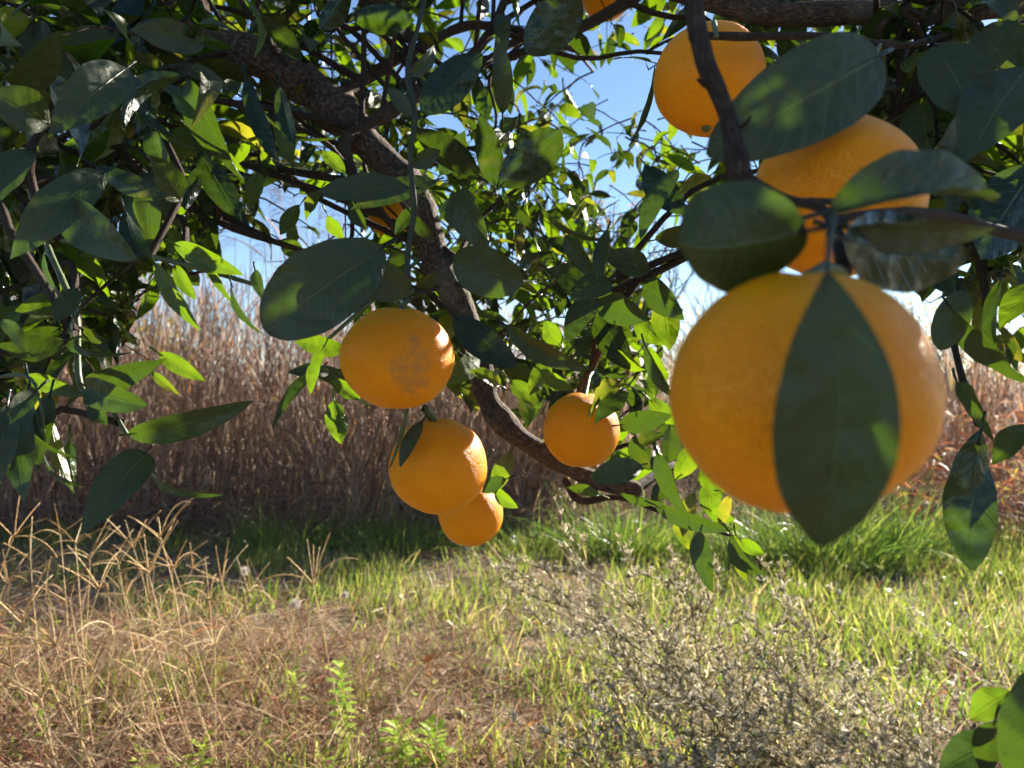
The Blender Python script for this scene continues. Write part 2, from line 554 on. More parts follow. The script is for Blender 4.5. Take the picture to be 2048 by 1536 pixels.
def leaf_into(mb, B, T, W, nrm, fold=0.25, arch=0.08, twist=0.0, wave=0.03, nL=10, nW=6, ea=0.72, eb=0.85,
              rnd=0.5, petiole=0.012, sickle=0.0, cup=0.0, jag=0.0, hole=None, seed=0, hook=0.0, rip=0.012):
    """one citrus leaf from base B to tip T, upper side towards nrm"""
    rr = random.Random(seed * 7919 + int(rnd * 9973) + 3)
    B, T = np.asarray(B, float), np.asarray(T, float)
    a = T - B
    L = np.linalg.norm(a)
    a = a / L
    n = nrm - a * nrm.dot(a)
    n = unit(n)
    s = cross(n, a)
    ph, ph2 = rr.uniform(0, 6), rr.uniform(0, 6)
    pk = ea / (ea + eb)
    norm = pk ** ea * (1 - pk) ** eb
    t = (np.arange(nL + 1) / nL)[:, None]
    v = (-1 + 2 * np.arange(nW + 1) / nW)[None, :]
    e = np.abs(v)
    te = 0.004 + 0.992 * t
    w = W / 2 * (te ** ea * (1 - te) ** eb) / norm
    ww = w * np.ones_like(v)
    if jag:
        jr = np.array([[rr.uniform(-1, 1), rr.uniform(-1, 1)] for _ in range(nL + 1)])
        ww[:, 0] *= 1 + jag * jr[:, 0]
        ww[:, -1] *= 1 + jag * jr[:, 1]
    off = ww * e * math.sin(fold) - cup * ww * e * e
    sd = np.where(v > 0, 1.0, 0.0)
    off = off + wave * W * e * e * (np.sin(9 * t + ph + 2.1 * sd) + 0.5 * np.sin(23 * t + ph2 + sd))
    if nL >= 30:
        off = off + rip * W * np.sin(62 * t - e * 20) * (1 - e) * e * 3
    lat = ww * v * math.cos(fold)
    tw = twist * (t - 0.3)
    ct, st_ = np.cos(tw), np.sin(tw)
    # rotate (s, n) about a by tw: a x s = -n for s = n x a
    asx, anx = cross(a, s), cross(a, n)
    cl = B + a * (L * t) + n * (arch * L * 4 * t * (1 - t)) + s * (sickle * L * 4 * t * (1 - t)) - n * (hook * L * np.maximum(0, t - 0.55) ** 2 * 3)
    s2 = s * ct + asx * st_
    n2 = n * ct + anx * st_
    V = (cl[:, None, :] + s2[:, None, :] * lat[:, :, None] + n2[:, None, :] * off[:, :, None]).reshape(-1, 3)
    U = np.stack([np.repeat(t[:, 0], nW + 1), np.tile(0.5 + v[0] / 2, nL + 1)], 1)
    k = nW + 1
    F = [(i * k + j, i * k + j + 1, i * k + k + j + 1, i * k + k + j) for i in range(nL) for j in range(nW) if not (hole and (i, j) in hole)]
    mb.add(V, F, U, rnd)
    if petiole:
        st = B - a * petiole - n * petiole * 0.25
        r = max(0.0009, W * 0.022)
        mb.tube([st, (st + B) / 2 + n * petiole * 0.05, B + a * L * 0.10 + n * arch * L * 0.2], [r * 1.15, r, r * 0.5], 5, rnd, cap=False)


# ------------------------------------------------------------------ the ground
def gz(x, y):
    return 0.022 * noise.noise(Vector((x * 1.7, y * 1.7, 0.3))) + 0.012 * noise.noise(Vector((x * 6, y * 6, 1.3)))


mb = MB()
gx = np.concatenate([[-400, -120, -40, -14], np.linspace(-5, 5, 101), [14, 40, 120, 400]])
gy = np.concatenate([[-60, -12, -3], np.linspace(0, 9, 91), [14, 30, 80, 200, 500]])
V = [(x, y, gz(x, y) if abs(x) < 6 and -1 < y < 9.5 else 0.0) for y in gy for x in gx]
k = len(gx)
F = [(i * k + j, i * k + j + 1, (i + 1) * k + j + 1, (i + 1) * k + j) for i in range(len(gy) - 1) for j in range(k - 1)]
mb.add(V, F)
g = mb.build('ground', M['soil'])
g['kind'] = 'structure'

# ------------------------------------------------------------------ the orange tree: limbs
TREE = np.array([-1.55, 1.45, 0.0])
tree = thing('orange_tree', TREE, 'orange tree with dark glossy leaves and a drooping gnarled bough across the picture', 'tree')
BRANCHES = []                                      # (branch object, its points): leaves hang on the nearest one


def branch_at(p):
    return min(BRANCHES, key=lambda e: ((e[1] - p) ** 2).sum(1).min())[0]


LIMB_PTS = []                                      # (point, radius) used to hang twigs on


def limb(name, rows, n=6, sides=10, mat='bark', wob=0.10, collect=True):
    """rows: (px, py, depth, width in photograph px)"""
    ctl = np.array([np.append(P(a, b, d), w * d / FPX / 2) for a, b, d, w in rows])
    return limb3(name, ctl, n, sides, mat, wob, collect)


def limb3(name, ctl, n=6, sides=10, mat='bark', wob=0.10, collect=True):
    sp = spline(ctl, n)
    pts, rad = [], []
    for i, r in enumerate(sp):
        q = r[:3] + np.array(nvec(Vector(r[:3] * 9.0))) * r[3] * wob * 3
        pts.append(q)
        rad.append(max(0.0006, r[3] * (1 + wob * 2.2 * noise.noise(Vector(r[:3] * 31.0)))))
    b = MB()
    b.tube(pts, rad, sides)
    v = b.v[0]
    for i in range(len(v)):                        # knobbly bark
        v[i] += np.array(nvec(Vector(v[i] * 70.0))) * rad[min(i // sides, len(rad) - 1)] * 0.13
    if collect:
        LIMB_PTS.extend(list(zip(pts[::2], rad[::2])))
    ob = b.build(name, M[mat], tree, pts[0])
    if name == 'branch':
        BRANCHES.append((ob, np.array(pts[::2])))
    return ob


# trunk (left of the frame) and the limbs that leave it
limb3('trunk', np.array([[-1.55, 1.45, -0.05, .085], [-1.54, 1.44, .3, .072], [-1.50, 1.42, .7, .066], [-1.47, 1.42, 1.05, .064]]), 5, 14, collect=False)
limb3('branch', np.array([[-1.47, 1.42, 1.0, .055], [-1.25, 1.35, 1.32, .045], [-0.9, 1.2, 1.48, .036], [-0.62, 1.12, 1.46, .031], [-0.47, 1.06, 1.36, .029]]), 5, 12)
limb('branch', [(330, -55, 1.06, 80), (385, 40, 1.05, 80), (450, 95, 1.04, 74), (540, 125, 1.03, 72), (640, 185, 1.02, 82), (720, 275, 1.0, 74),
                (795, 350, 1.0, 64), (845, 440, 1.0, 62), (882, 540, .99, 58), (925, 620, .98, 52), (958, 710, .97, 47), (972, 795, .96, 44),
                (1015, 855, .95, 43), (1080, 900, .94, 40), (1150, 942, .93, 36), (1215, 966, .92, 34), (1278, 980, .92, 26)], 6, 14, wob=0.13)
limb3('branch', np.array([[-1.47, 1.42, 1.05, .05], [-1.1, 1.25, 1.75, .030], [-0.4, 1.0, 1.66, .021], [0.02, .84, 1.33, .015], [.20, .78, 1.185, .0125], [.40, .80, 1.185, .0115], [.62, .86, 1.22, .010], [.95, .95, 1.26, .007], [1.3, 1.05, 1.3, .004]]), 5, 12, collect=False)
limb('branch', [(705, 272, 1.0, 26), (760, 235, 1.0, 32), (830, 195, 1.02, 28), (890, 165, 1.05, 24), (985, 55, 1.1, 18), (1030, -60, 1.15, 14)], 5, 9, 'bark_dark')
limb('branch', [(655, 200, 1.02, 22), (740, 150, 1.08, 26), (850, 90, 1.12, 22), (940, 50, 1.16, 18), (1060, 70, 1.25, 20), (1190, 110, 1.4, 14)], 5, 8, 'bark_dark')
limb('branch', [(1130, -30, 1.25, 20), (1060, 60, 1.22, 18), (1010, 95, 1.2, 15), (955, 135, 1.15, 18)], 4, 8, 'bark_dark')
limb('branch', [(1290, -20, 1.2, 26), (1180, 45, 1.2, 24), (1090, 85, 1.18, 19), (1000, 118, 1.16, 13)], 4, 8, 'bark_dark')
limb('branch', [(760, 240, 1.0, 20), (690, 280, .97, 26), (700, 340, .95, 24), (735, 390, .95, 18), (800, 470, .96, 14)], 4, 8, 'bark_dark')
limb('branch', [(230, 330, .9, 9), (330, 390, .88, 13), (440, 445, .86, 15), (540, 480, .86, 14), (620, 505, .86, 10)], 4, 7, 'bark_dark')
limb('branch', [(840, 580, .98, 14), (960, 560, .96, 15), (905, 515, .98, 22), (870, 485, 1.0, 20)], 3, 7, 'bark_dark', collect=False)
limb('branch', [(1085, 905, .94, 20), (1130, 830, .92, 13), (1180, 740, .9, 11), (1192, 600, .88, 10), (1190, 560, .88, 6)], 4, 7, 'bark_dark')
limb('branch', [(1130, 960, .93, 16), (1160, 1000, .9, 14), (1240, 995, .86, 11), (1350, 1035, .82, 9), (1440, 1065, .8, 7), (1500, 1085, .79, 4)], 4, 7, 'bark_dark')
limb('branch', [(1270, 978, .92, 22), (1340, 935, .98, 20), (1400, 930, 1.05, 12)], 4, 7, 'bark_dark')
# near bough on the right that carries the large fruit
limb('branch', [(1365, -60, .36, 50), (1390, 40, .35, 44), (1412, 120, .34, 40), (1455, 220, .33, 40), (1475, 300, .32, 42), (1490, 365, .315, 46), (1560, 400, .31, 34), (1640, 420, .30, 26), (1672, 470, .29, 28), (1688, 545, .275, 34)], 7, 12, 'bark_dark', 0.22)
limb('branch', [(1660, 440, .30, 16), (1780, 425, .34, 20), (1900, 435, .40, 24), (2048, 470, .46, 26), (2200, 480, .55, 28)], 4, 8, 'bark_dark', collect=False)
limb('branch', [(1545, 400, .31, 10), (1620, 402, .33, 14), (1720, 405, .36, 12)], 3, 7, 'bark_dark', collect=False)
limb('branch', [(1395, 72, .50, 16), (1500, 74, .52, 18), (1640, 72, .55, 16), (1800, 90, .60, 14), (1900, 70, .7, 12)], 4, 7, 'bark_dark', collect=False)
limb('branch', [(1780, -40, .8, 40), (1775, 100, .8, 30), (1785, 220, .78, 22), (1800, 300, .76, 14)], 4, 8, 'bark_dark')
limb('branch', [(2060, 60, .9, 60), (1960, 190, .85, 46), (1930, 330, .8, 36), (1960, 520, .75, 22), (1975, 640, .72, 14)], 4, 9, 'bark_dark')
limb('branch', [(1920, 560, .72, 12), (1905, 660, .66, 14), (1925, 760, .6, 14), (1955, 850, .55, 12)], 4, 7, 'bark_dark', collect=False)
for rows in ([(1440, 168, .335, 20), (1415, 172, .333, 14), (1396, 158, .33, 8)], [(1470, 262, .325, 16), (1490, 250, .322, 9), (1502, 232, .32, 4)], [(1405, 95, .345, 14), (1388, 88, .343, 8), (1378, 76, .342, 4)]):
    limb('branch', rows, 3, 8, 'bark_dark', 0.1, collect=False)
# green hanging shoots
limb('branch', [(868, -80, .72, 9), (836, 50, .66, 9), (815, 140, .63, 10), (829, 225, .60, 12), (821, 320, .59, 11), (829, 420, .585, 13), (815, 510, .575, 12), (818, 604, .57, 14)], 5, 8, 'shoot', 0.16)
limb('branch', [(60, 380, .66, 12), (95, 490, .64, 12), (135, 585, .62, 14), (153, 640, .61, 13), (160, 770, .6, 12), (215, 810, .58, 10), (255, 870, .57, 9)], 5, 8, 'green_stem', 0.06)
limb('branch', [(120, 480, .72, 9), (300, 512, .70, 10), (430, 545, .68, 11), (520, 573, .66, 9)], 4, 7, 'green_stem', 0.06)
limb('branch', [(-60, 700, .62, 20), (40, 700, .6, 26), (110, 690, .58, 26), (150, 665, .6, 12)], 4, 8, 'bark_dark')
limb('branch', [(-50, 760, .55, 9), (50, 752, .54, 8), (80, 800, .52, 6), (90, 880, .52, 4)], 4, 7, 'green_stem')
limb('branch', [(850, 815, .64, 16), (868, 838, .65, 18)], 3, 7, 'green_stem', collect=False)
limb('branch', [(815, 820, .60, 8), (800, 880, .61, 9), (780, 935, .62, 4)], 3, 7, 'green_stem', collect=False)
limb('branch', [(860, 500, 1.0, 10), (700, 640, .98, 8), (640, 700, .96, 7), (610, 770, .95, 5)], 4, 6, 'green_stem')

# ------------------------------------------------------------------ oranges
rng.seed(106)
def orange(px, py, rx, d, label, flat=0.94, tilt=0.0, lean=0.0, scar=None, groove=None, stem_to=None, fine=True, seed=0, navel=False, tint=0):
    r = rx * d / FPX
    c = P(px, py, d)
    top = np.array([math.sin(tilt), math.sin(lean), 1.0])
    axis = unit(top)
    th = thing('orange', c, label, 'fruit', 'oranges hanging on the tree')
    nu, nv = (64, 40) if fine else (36, 22)
    b = MB()
    V, U = [], []
    for i in range(nv + 1):
        t = math.pi * i / nv
        for j in range(nu):
            a = 2 * math.pi * j / nu
            q = 1.0 - 0.085 * math.exp(-(t / 0.17) ** 2) - 0.03 * math.exp(-((math.pi - t) / 0.2) ** 2)
            q += 0.012 * math.cos(2 * a + seed) * math.sin(t) + 0.012 * math.exp(-(t / 0.55) ** 2) * math.cos(5 * a + seed)
            dv = Vector((math.sin(t) * math.cos(a), math.sin(t) * math.sin(a), math.cos(t)))
            q += 0.030 * noise.noise(dv * 1.4 + Vector((seed, 2, 1))) + 0.006 * noise.noise(dv * 6 + Vector((seed, 0, 5)))
            if groove is not None:
                da = (a - groove + math.pi) % (2 * math.pi) - math.pi
                q -= 0.018 * math.exp(-(da * math.sin(t) / 0.05) ** 2) * math.exp(-((t - 0.55) / 0.35) ** 2)
            V.append(np.array([dv.x * q * r, dv.y * q * r, dv.z * q * r * flat]))
    F = [(i * nu + j, i * nu + nu + j, i * nu + nu + (j + 1) % nu, i * nu + (j + 1) % nu) for i in range(nv) for j in range(nu)]
    b.add(V, F)
    zq = Vector((0, 0, 1)).rotation_difference(Vector(axis))
    mat = M.get('orange') if scar is None else None
    if scar is not None:
        mat = mat_orange('orange_peel_russet', scar)
    elif mat is None:
        mat = M['orange'] = mat_orange('orange_peel')
    o = b.build('peel', mat, None)
    o.parent = th
    o.rotation_mode = 'QUATERNION'
    o.rotation_quaternion = zq
    # calyx: five-lobed button in the stem dimple, with a short stalk
    b = MB()
    V, F = [], []
    n = 20
    ztop = r * flat * 0.915
    for kk, (rr_, h) in enumerate(((0.0, .035), (.06, .035), (.105, .012), (.15, -.002))):
        for j in range(n):
            a = 2 * math.pi * j / n
            lob = 1 + (0.25 * math.cos(5 * a) if kk == 3 else 0)
            V.append((rr_ * r * lob * math.cos(a), rr_ * r * lob * math.sin(a), ztop + h * r))
    for kk in range(3):
        for j in range(n):
            F.append((kk * n + j, kk * n + n + j, kk * n + n + (j + 1) % n, kk * n + (j + 1) % n))
    b.add(V, F)
    cal = b.build('calyx', M['calyx'], None)
    cal.parent = th
    cal.rotation_mode = 'QUATERNION'
    cal.rotation_quaternion = zq
    p0 = c + np.array(zq @ Vector((0, 0, ztop)))
    p1 = np.asarray(stem_to) if stem_to is not None else p0 + np.array([0.004, 0.0, r * 0.55])
    b = MB()
    md = (p0 + p1) / 2 + axis * np.linalg.norm(p1 - p0) * 0.12
    b.tube([p0, p0 * .6 + md * .4, md, p1], [r * .055 + .0006, r * .042 + .0006, .0017, .0019], 8)
    st = b.build('stalk', M['green_stem'], th, p0)
    if navel:
        b = MB()
        zb = -r * flat * 0.965
        for j in range(7):
            a = j * 0.9
            b.tube([np.array([math.cos(a) * r * .10, math.sin(a) * r * .10, zb + .002]), np.array([math.cos(a) * r * .05, math.sin(a) * r * .05, zb - .0022]), np.array([0, 0, zb - .0008])], [.0011, .0013, .0008], 6)
        nv_ = b.build('navel', M['calyx'], None)
        nv_.parent = th
        nv_.rotation_mode = 'QUATERNION'
        nv_.rotation_quaternion = zq
    return th


orange(1599, 786, 251, .253, 'largest orange, close up at the right, partly covered by a hanging pointed leaf', .975, .04, 0.0, stem_to=P(1688, 545, .275), seed=1)
orange(795, 717, 114, .57, 'orange with a brown russet scar, uppermost of the cluster below the bough', .90, .06, -.10, scar=((.016, -.038, -.004), .0195), groove=-0.95, stem_to=P(818, 600, .57), seed=2)
orange(877, 932, 99, .655, 'orange in the middle of the cluster, a small leaf lying against its upper left', .97, -.10, -.05, stem_to=P(852, 815, .64), seed=3)
orange(942, 1026, 66, .95, 'small lowest orange of the cluster, tucked behind the middle one', 1.0, .2, 0, seed=4, stem_to=P(985, 900, .95))
orange(1163, 860, 76, .84, 'orange left of the large one, a curled yellowed leaf over its upper right', 1.0, .1, 0, seed=5, stem_to=P(1185, 745, .9))
orange(1418, 160, 109, .585, 'orange at the top behind the diagonal near twig, blossom end showing below', 1.02, .12, .28, seed=6, stem_to=P(1432, 72, .50), navel=True)
orange(1672, 395, 163, .40, 'orange half hidden behind big dark leaves directly above the largest orange', .98, .1, 0, seed=7, stem_to=P(1780, 215, .78))
orange(782, 440, 44, 1.40, 'little orange glimpsed behind the bough, left of the hanging green shoot', .98, .1, 0, fine=False, seed=8, stem_to=P(800, 370, 1.36))
orange(1212, -12, 52, 1.38, 'orange cut off by the top edge of the picture behind twigs', .98, .1, 0, fine=False, seed=9)
orange(1962, 480, 40, .85, 'orange sliver peeping out at the far right behind curled leaves', .98, .1, 0, fine=False, seed=10)

# ------------------------------------------------------------------ leaves placed one by one
rng.seed(107)
LEAFN = [0]
WK = [1.0]
HERO_LEAVES = []


def hero(bx, by, tx, ty, w, d, d2=None, roll=0, fold=.2, arch=.06, twist=0, wave=.03, ea=.75, eb=1.0, rnd=None, mat='leaf', sickle=0, cup=0, jag=0.0, hole=None, pet=.012, nL=14, nW=8, hook=0, rip=.012):
    d2 = d if d2 is None else d2
    B, T = P(bx, by, d), P(tx, ty, d2)
    a = unit(T - B)
    n = unit(np.array([0, 0, CAM_Z]) - (B + T) / 2)
    n = rotv(unit(n - a * n.dot(a)), a, R(roll))
    LEAFN[0] += 1
    b = MB()
    W = w * WK[0] * (d + d2) / 2 / FPX
    if WK[0] < 1:
        fold, wave, arch = fold * 1.5, wave * 1.4, arch * 1.4
    leaf_into(b, B, T, W, n, fold, arch, R(twist), wave, nL, nW, ea, eb, rng.random() * .8 if rnd is None else rnd, pet, sickle, cup, jag, hole, LEAFN[0], hook, rip)
    ob = b.build('leaf', M[mat], branch_at(B), B)
    HERO_LEAVES.append(ob)
    return ob


H = hero
# near right group
H(1655, 540, 1640, 1093, 244, .196, .205, 10, .30, .045, 14, .022, 1.0, .80, .15, nL=36, nW=16, pet=.014, sickle=.058, rip=.010)
H(1612, 462, 1345, 500, 235, .235, .26, -22, -.22, .10, 25, .03, .5, .36, .2, nL=40, nW=14, cup=.30, hook=.25, rip=.035)
H(1655, 425, 1985, 405, 185, .26, .29, -48, .75, .07, -10, .03, .7, .75, .25, nL=40, nW=14, rip=.03)
H(1690, 455, 1990, 455, 90, .27, .30, 40, .45, .03, 15, .03, .7, .8, .4, nL=16)
H(1688, 478, 1935, 520, 165, .265, .30, 165, .15, .05, 10, .04, .65, .6, .3, nL=18, nW=10)
H(1758, 112, 1415, 312, 190, .37, .345, 6, .10, .05, 5, .02, .42, .62, .2, nL=24, nW=10)
H(1962, 862, 1942, 1140, 104, .47, .46, 150, .25, .05, 55, .05, .7, .7, .5, nL=18)
H(2100, 1320, 2060, 1640, 120, .36, .37, 35, .35, .08, 15, .05, rnd=.1)
H(2020, 1475, 1872, 1550, 80, .42, .43, 20, .25, .09, 10, .05, rnd=.3)
H(2020, 1385, 1938, 1440, 62, .42, .43, 25, .25, .06, -15, .05, rnd=.6, mat='leaf_young')
H(1990, 1440, 1970, 1560, 60, .40, .41, 160, .25, .06, 15, .05, rnd=.4)
H(1930, 580, 1880, 700, 70, .56, .57, 20, .1, .02, 0, .02, .6, .6, .3)
H(1905, 620, 2070, 770, 76, .55, .53, 50, .35, .06, 10, .05, rnd=.5)
H(1915, 765, 1990, 890, 48, .53, .5, 40, .3, .14, 40, .04, sickle=.18)
H(2060, 850, 1985, 930, 56, .5, .52, 25, .3, .08, 15, .05, rnd=.6)
H(1880, 300, 1960, 420, 60, .7, .68, 30)
H(1870, 90, 1960, 260, 130, .62, .58, -20, .15)
H(2060, 130, 1930, 330, 150, .6, .55, 20, .15)
H(2080, 330, 1960, 520, 140, .58, .55, 160, .2)
H(1850, 180, 1880, 400, 110, .75, .7, 30, .2)
H(2000, 560, 1990, 720, 60, .6, .58, 60, .2)
H(1960, 60, 2080, 200, 120, .66, .6, 10)
H(1860, 480, 1905, 590, 80, .62, .6, 150)
H(2090, 560, 2000, 660, 70, .62, .6, 40, mat='leaf_young')
# around the central oranges
H(766, 496, 532, 664, 164, .50, .47, 12, .20, .09, 8, .03, .62, .50, .1, nL=32, nW=12, rip=.010)
H(824, 580, 695, 543, 82, .52, .50, 0, .12, .03, 0, .02, .55, .45, .25, hole={(8, 1), (9, 1), (8, 2), (10, 1)}, nL=16, nW=10)
H(835, 572, 880, 540, 36, .54, .53, 40, .3)
H(905, 520, 1046, 565, 98, .62, .60, 10, .15, .08, 0, .03, .55, .5, .45)
H(910, 632, 1033, 735, 76, .62, .60, 150, .12, .03, 0, .02, .6, .75, .7)
H(885, 408, 985, 525, 82, .74, .70, 20, .2, .18, 30, .03, sickle=.2, rnd=.25)
H(1012, 650, 1183, 738, 52, .66, .62, 30, .35, .12, 10, .02, .7, .8, .2)
H(1000, 372, 1122, 264, 88, .78, .76, 175, .12, .03, 0, .02, .65, .55, .6)
H(964, 108, 842, 224, 80, .78, .74, 175, .12, .04, 0, .02, .7, .7, .5)
H(1052, 108, 1158, -12, 98, .80, .78, 170, .1, .02, 0, .02, .7, .6, .6)
H(956, 350, 822, 255, 62, .76, .72, 165, .15, .05, rnd=.4)
H(816, 375, 636, 388, 62, .66, .62, 25, .15, .06, 10, .05, .6, .6, .3, jag=.08)
H(1005, 228, 992, 68, 46, .70, .68, 20, .3, .08, 15, .03, rnd=.2)
H(990, 372, 960, 225, 55, .82, .8, 170, .15, .03, rnd=.75)
H(880, 350, 930, 260, 48, .85, .84, 160)
H(870, 360, 700, 420, 50, .86, .82, 20)
H(1005, 375, 1090, 470, 45, .78, .74, 60, .3, .1, 10, sickle=.1)
H(1060, 375, 1215, 480, 40, .80, .76, 70, .3, .1, 0, sickle=-.08, rnd=.2)
H(845, 842, 800, 936, 38, .615, .60, 35, .3, .04, 0, .02, rnd=.3, pet=.006)
H(1012, 958, 963, 984, 32, .80, .82, 20, .2)
H(990, 978, 1037, 1016, 34, .86, .84, 30, .4, mat='leaf_young')
H(1022, 905, 985, 990, 40, .92, .92, 10, mat='leaf_young', rnd=.7)
H(1282, 930, 1182, 960, 52, .78, .74, 10, .1, .04, 0, .03, .6, .6, .2)
H(1245, 760, 1180, 835, 46, .78, .76, 30, .5, .12, 60, .10, rnd=.95, mat='leaf_young', jag=.12)
H(1250, 775, 1190, 850, 50, .79, .76, 10, .3, .08, 30, .06, rnd=.5, jag=.1)
H(1240, 850, 1345, 830, 48, .78, .74, 10, .2, .05)
H(1315, 905, 1375, 1030, 50, .72, .70, 40, .3, .06, 20, .04, rnd=.2)
H(1395, 1060, 1425, 1185, 48, .74, .72, 20, .3, .05, 20, .04, rnd=.4)
H(1470, 1070, 1500, 1172, 44, .73, .71, 50, .3, -.16, 20, .03, sickle=-.22, mat='leaf_young')
H(1462, 1068, 1535, 1150, 38, .72, .72, 30, .3, .10, 0, .03, sickle=-.15)
H(1310, 1010, 1470, 1060, 44, .76, .72, 30, .4, .08)
H(1390, 985, 1365, 1075, 40, .8, .78, 150, mat='leaf_young', rnd=.9)
H(1420, 960, 1425, 1040, 46, .84, .82, 10, mat='leaf_young')
H(1460, 990, 1440, 1060, 26, .78, .78, 20, mat='leaf_young', rnd=1.0)
H(1240, 985, 1330, 1005, 30, .84, .82, 50, .4)
H(1290, 690, 1350, 800, 42, .74, .72, 50, .35, .05, rnd=.2)
H(1220, 560, 1140, 600, 60, .80, .76, 20)
H(1192, 570, 1090, 540, 60, .84, .8, 15)
H(1190, 590, 1130, 690, 58, .86, .82, 20)
H(1195, 600, 1300, 640, 66, .84, .8, 15, .2)
H(1195, 620, 1260, 740, 66, .88, .84, 160, .2)
H(1290, 560, 1370, 640, 60, .84, .8, 20)
H(1330, 590, 1340, 700, 60, .9, .88, 165, mat='leaf_young')
H(1130, 470, 1200, 560, 44, .82, .8, 30)
H(1215, 460, 1200, 570, 40, .78, .76, 40)
H(1300, 540, 1200, 510, 60, .82, .8, 20)
H(1310, 480, 1420, 450, 50, .8, .76, 30)
H(1355, 340, 1280, 480, 56, .78, .74, 40, .2)
H(1290, 330, 1370, 430, 66, .86, .82, 160)
H(1270, 270, 1310, 130, 26, .8, .78, 60)
for a in ((1330, 870, 1260, 900, 40), (1340, 850, 1335, 930, 44), (1300, 800, 1355, 850, 40), (1270, 870, 1300, 940, 46), (1390, 880, 1350, 960, 48), (1350, 960, 1300, 1010, 40), (1400, 930, 1450, 985, 44),
          (1330, 760, 1300, 690, 40), (1100, 720, 1060, 790, 40), (1080, 740, 1150, 780, 36), (1120, 690, 1090, 640, 40), (1020, 760, 1080, 820, 38), (1230, 700, 1290, 740, 40), (1270, 640, 1330, 690, 44),
          (1420, 1020, 1470, 1040, 34), (1350, 1040, 1400, 1110, 34), (1480, 1080, 1530, 1110, 30), (1200, 990, 1130, 975, 24), (1000, 770, 940, 740, 36), (690, 700, 580, 672, 44), (650, 690, 620, 790, 36), (700, 760, 620, 735, 40), (668, 800, 682, 888, 48), (720, 800, 660, 760, 34)):
    dd = rng.uniform(.74, .95)
    H(*a, dd, dd + rng.uniform(-.03, .02), rng.choice([15, -20, 30, 160, 170, 45]), rng.uniform(.1, .4), rng.uniform(.02, .12), rng.uniform(-30, 30), rng.uniform(.03, .08), mat='leaf_young' if rng.random() < .7 else 'leaf', jag=.08 if rng.random() < .4 else 0)
H(640, 738, 546, 856, 34, .80, .76, 45, .3, .10, 10, .03, rnd=.2)
H(660, 745, 575, 745, 34, .80, .78, 20, .3, .08, rnd=.3)
for a in ((822, 235, 775, 175, 34), (818, 330, 880, 300, 38), (830, 415, 790, 470, 30), (817, 150, 870, 90, 40), (815, 505, 770, 540, 34), (825, 430, 868, 480, 30)):
    H(*a, .60, .60 + rng.uniform(-.03, .03), rng.choice([20, 160, 40]), .3, .08, rng.uniform(-20, 20), .04, rnd=rng.random())
WK[0] = .76
# left
H(258, 868, 506, 802, 84, .57, .53, 20, .22, .06, 8, .02, .72, .85, .1, nL=18)
H(292, 905, 163, 1068, 112, .55, .50, 15, .12, .06, 0, .02, .45, .85, .15, nL=18)
H(298, 930, 458, 988, 36, .56, .52, 50, .3, .10, 10, .03, rnd=.3)
H(172, 768, 334, 716, 74, .59, .55, 15, .2, .07, 5, .03, rnd=.2)
H(172, 772, 292, 812, 84, .57, .53, 12, .25, .08, 0, .04, .55, .5, .2)
H(190, 800, 215, 850, 60, .58, .56, 30, rnd=.3)
H(318, 706, 412, 763, 46, .63, .62, 10, .15, .02, rnd=.5, mat='leaf_young')
H(305, 745, 360, 790, 26, .64, .63, 10, rnd=.7, mat='leaf_young')
H(348, 487, 488, 550, 58, .68, .66, 15, .15, .03, rnd=.5, mat='leaf_young')
H(308, 525, 403, 664, 52, .66, .62, 30, .15, .03, 5, rnd=.6, mat='leaf_young')
H(350, 530, 392, 600, 42, .70, .70, 20, mat='leaf_young')
H(415, 515, 470, 610, 36, .68, .66, 40, .4, .02, 20, mat='leaf_young')
H(462, 565, 525, 668, 38, .66, .63, 60, .3, .06, rnd=.4)
H(510, 540, 532, 605, 34, .64, .62, 20, rnd=.2)
H(140, 600, 30, 622, 62, .62, .60, 10, .15, .02, rnd=.5, mat='leaf_young')
H(155, 578, 112, 640, 54, .6, .58, 10, .1, .03, 0, .03, .5, .5, .2)
H(168, 607, 262, 705, 44, .61, .57, 40, .4, .16, 50, .08, sickle=-.2, rnd=.4, jag=.12)
H(50, 752, 176, 793, 48, .56, .55, 10, .15, .03, rnd=.5, mat='leaf_young')
H(60, 755, 173, 920, 28, .53, .52, 55, .3, .16, 0, .03, sickle=-.10, rnd=.4)
H(30, 800, 52, 1008, 92, .52, .48, 12, .15, .05, 15, .05, rnd=.3)
H(15, 810, 0, 970, 80, .5, .48, 10, .2)
H(100, 790, 75, 940, 56, .535, .52, 15, .2, .05, 10, .05, rnd=.4)
H(85, 895, 188, 970, 26, .53, .52, 60, .3, .10, 0, .03, sickle=-.1)
H(100, 830, 150, 990, 40, .56, .55, 150, .2, .05, mat='leaf_young')
H(60, 790, 95, 890, 44, .54, .52, 40, .3)
H(140, 880, 150, 960, 42, .6, .6, 150, mat='leaf_young')
H(75, 780, 20, 850, 60, .5, .48, 20, .3)
H(130, 680, -10, 690, 90, .55, .53, -40, .2, .06, rnd=.15)
H(90, 500, 130, 600, 30, .58, .56, 60, rnd=.5)
H(0, 640, 60, 720, 44, .52, .52, 30, sickle=.2, arch=.1)
H(210, 345, 20, 520, 120, .56, .52, 20, .15, .07, rnd=.1)
H(130, 415, 275, 520, 118, .55, .52, 15, .15, .07, 0, .02, .5, .7, .12)
H(250, 420, 305, 520, 70, .57, .54, 150, .2, .1)
H(190, 330, 330, 390, 64, .58, .56, 160, rnd=.7)
H(205, 345, 70, 420, 70, .58, .55, 20, rnd=.1)
H(360, 400, 300, 310, 84, .68, .64, 15, .15, .06, rnd=.15)
H(408, 92, 258, 60, 84, .66, .62, 15, .15, .08, 0, .03, rnd=.15)
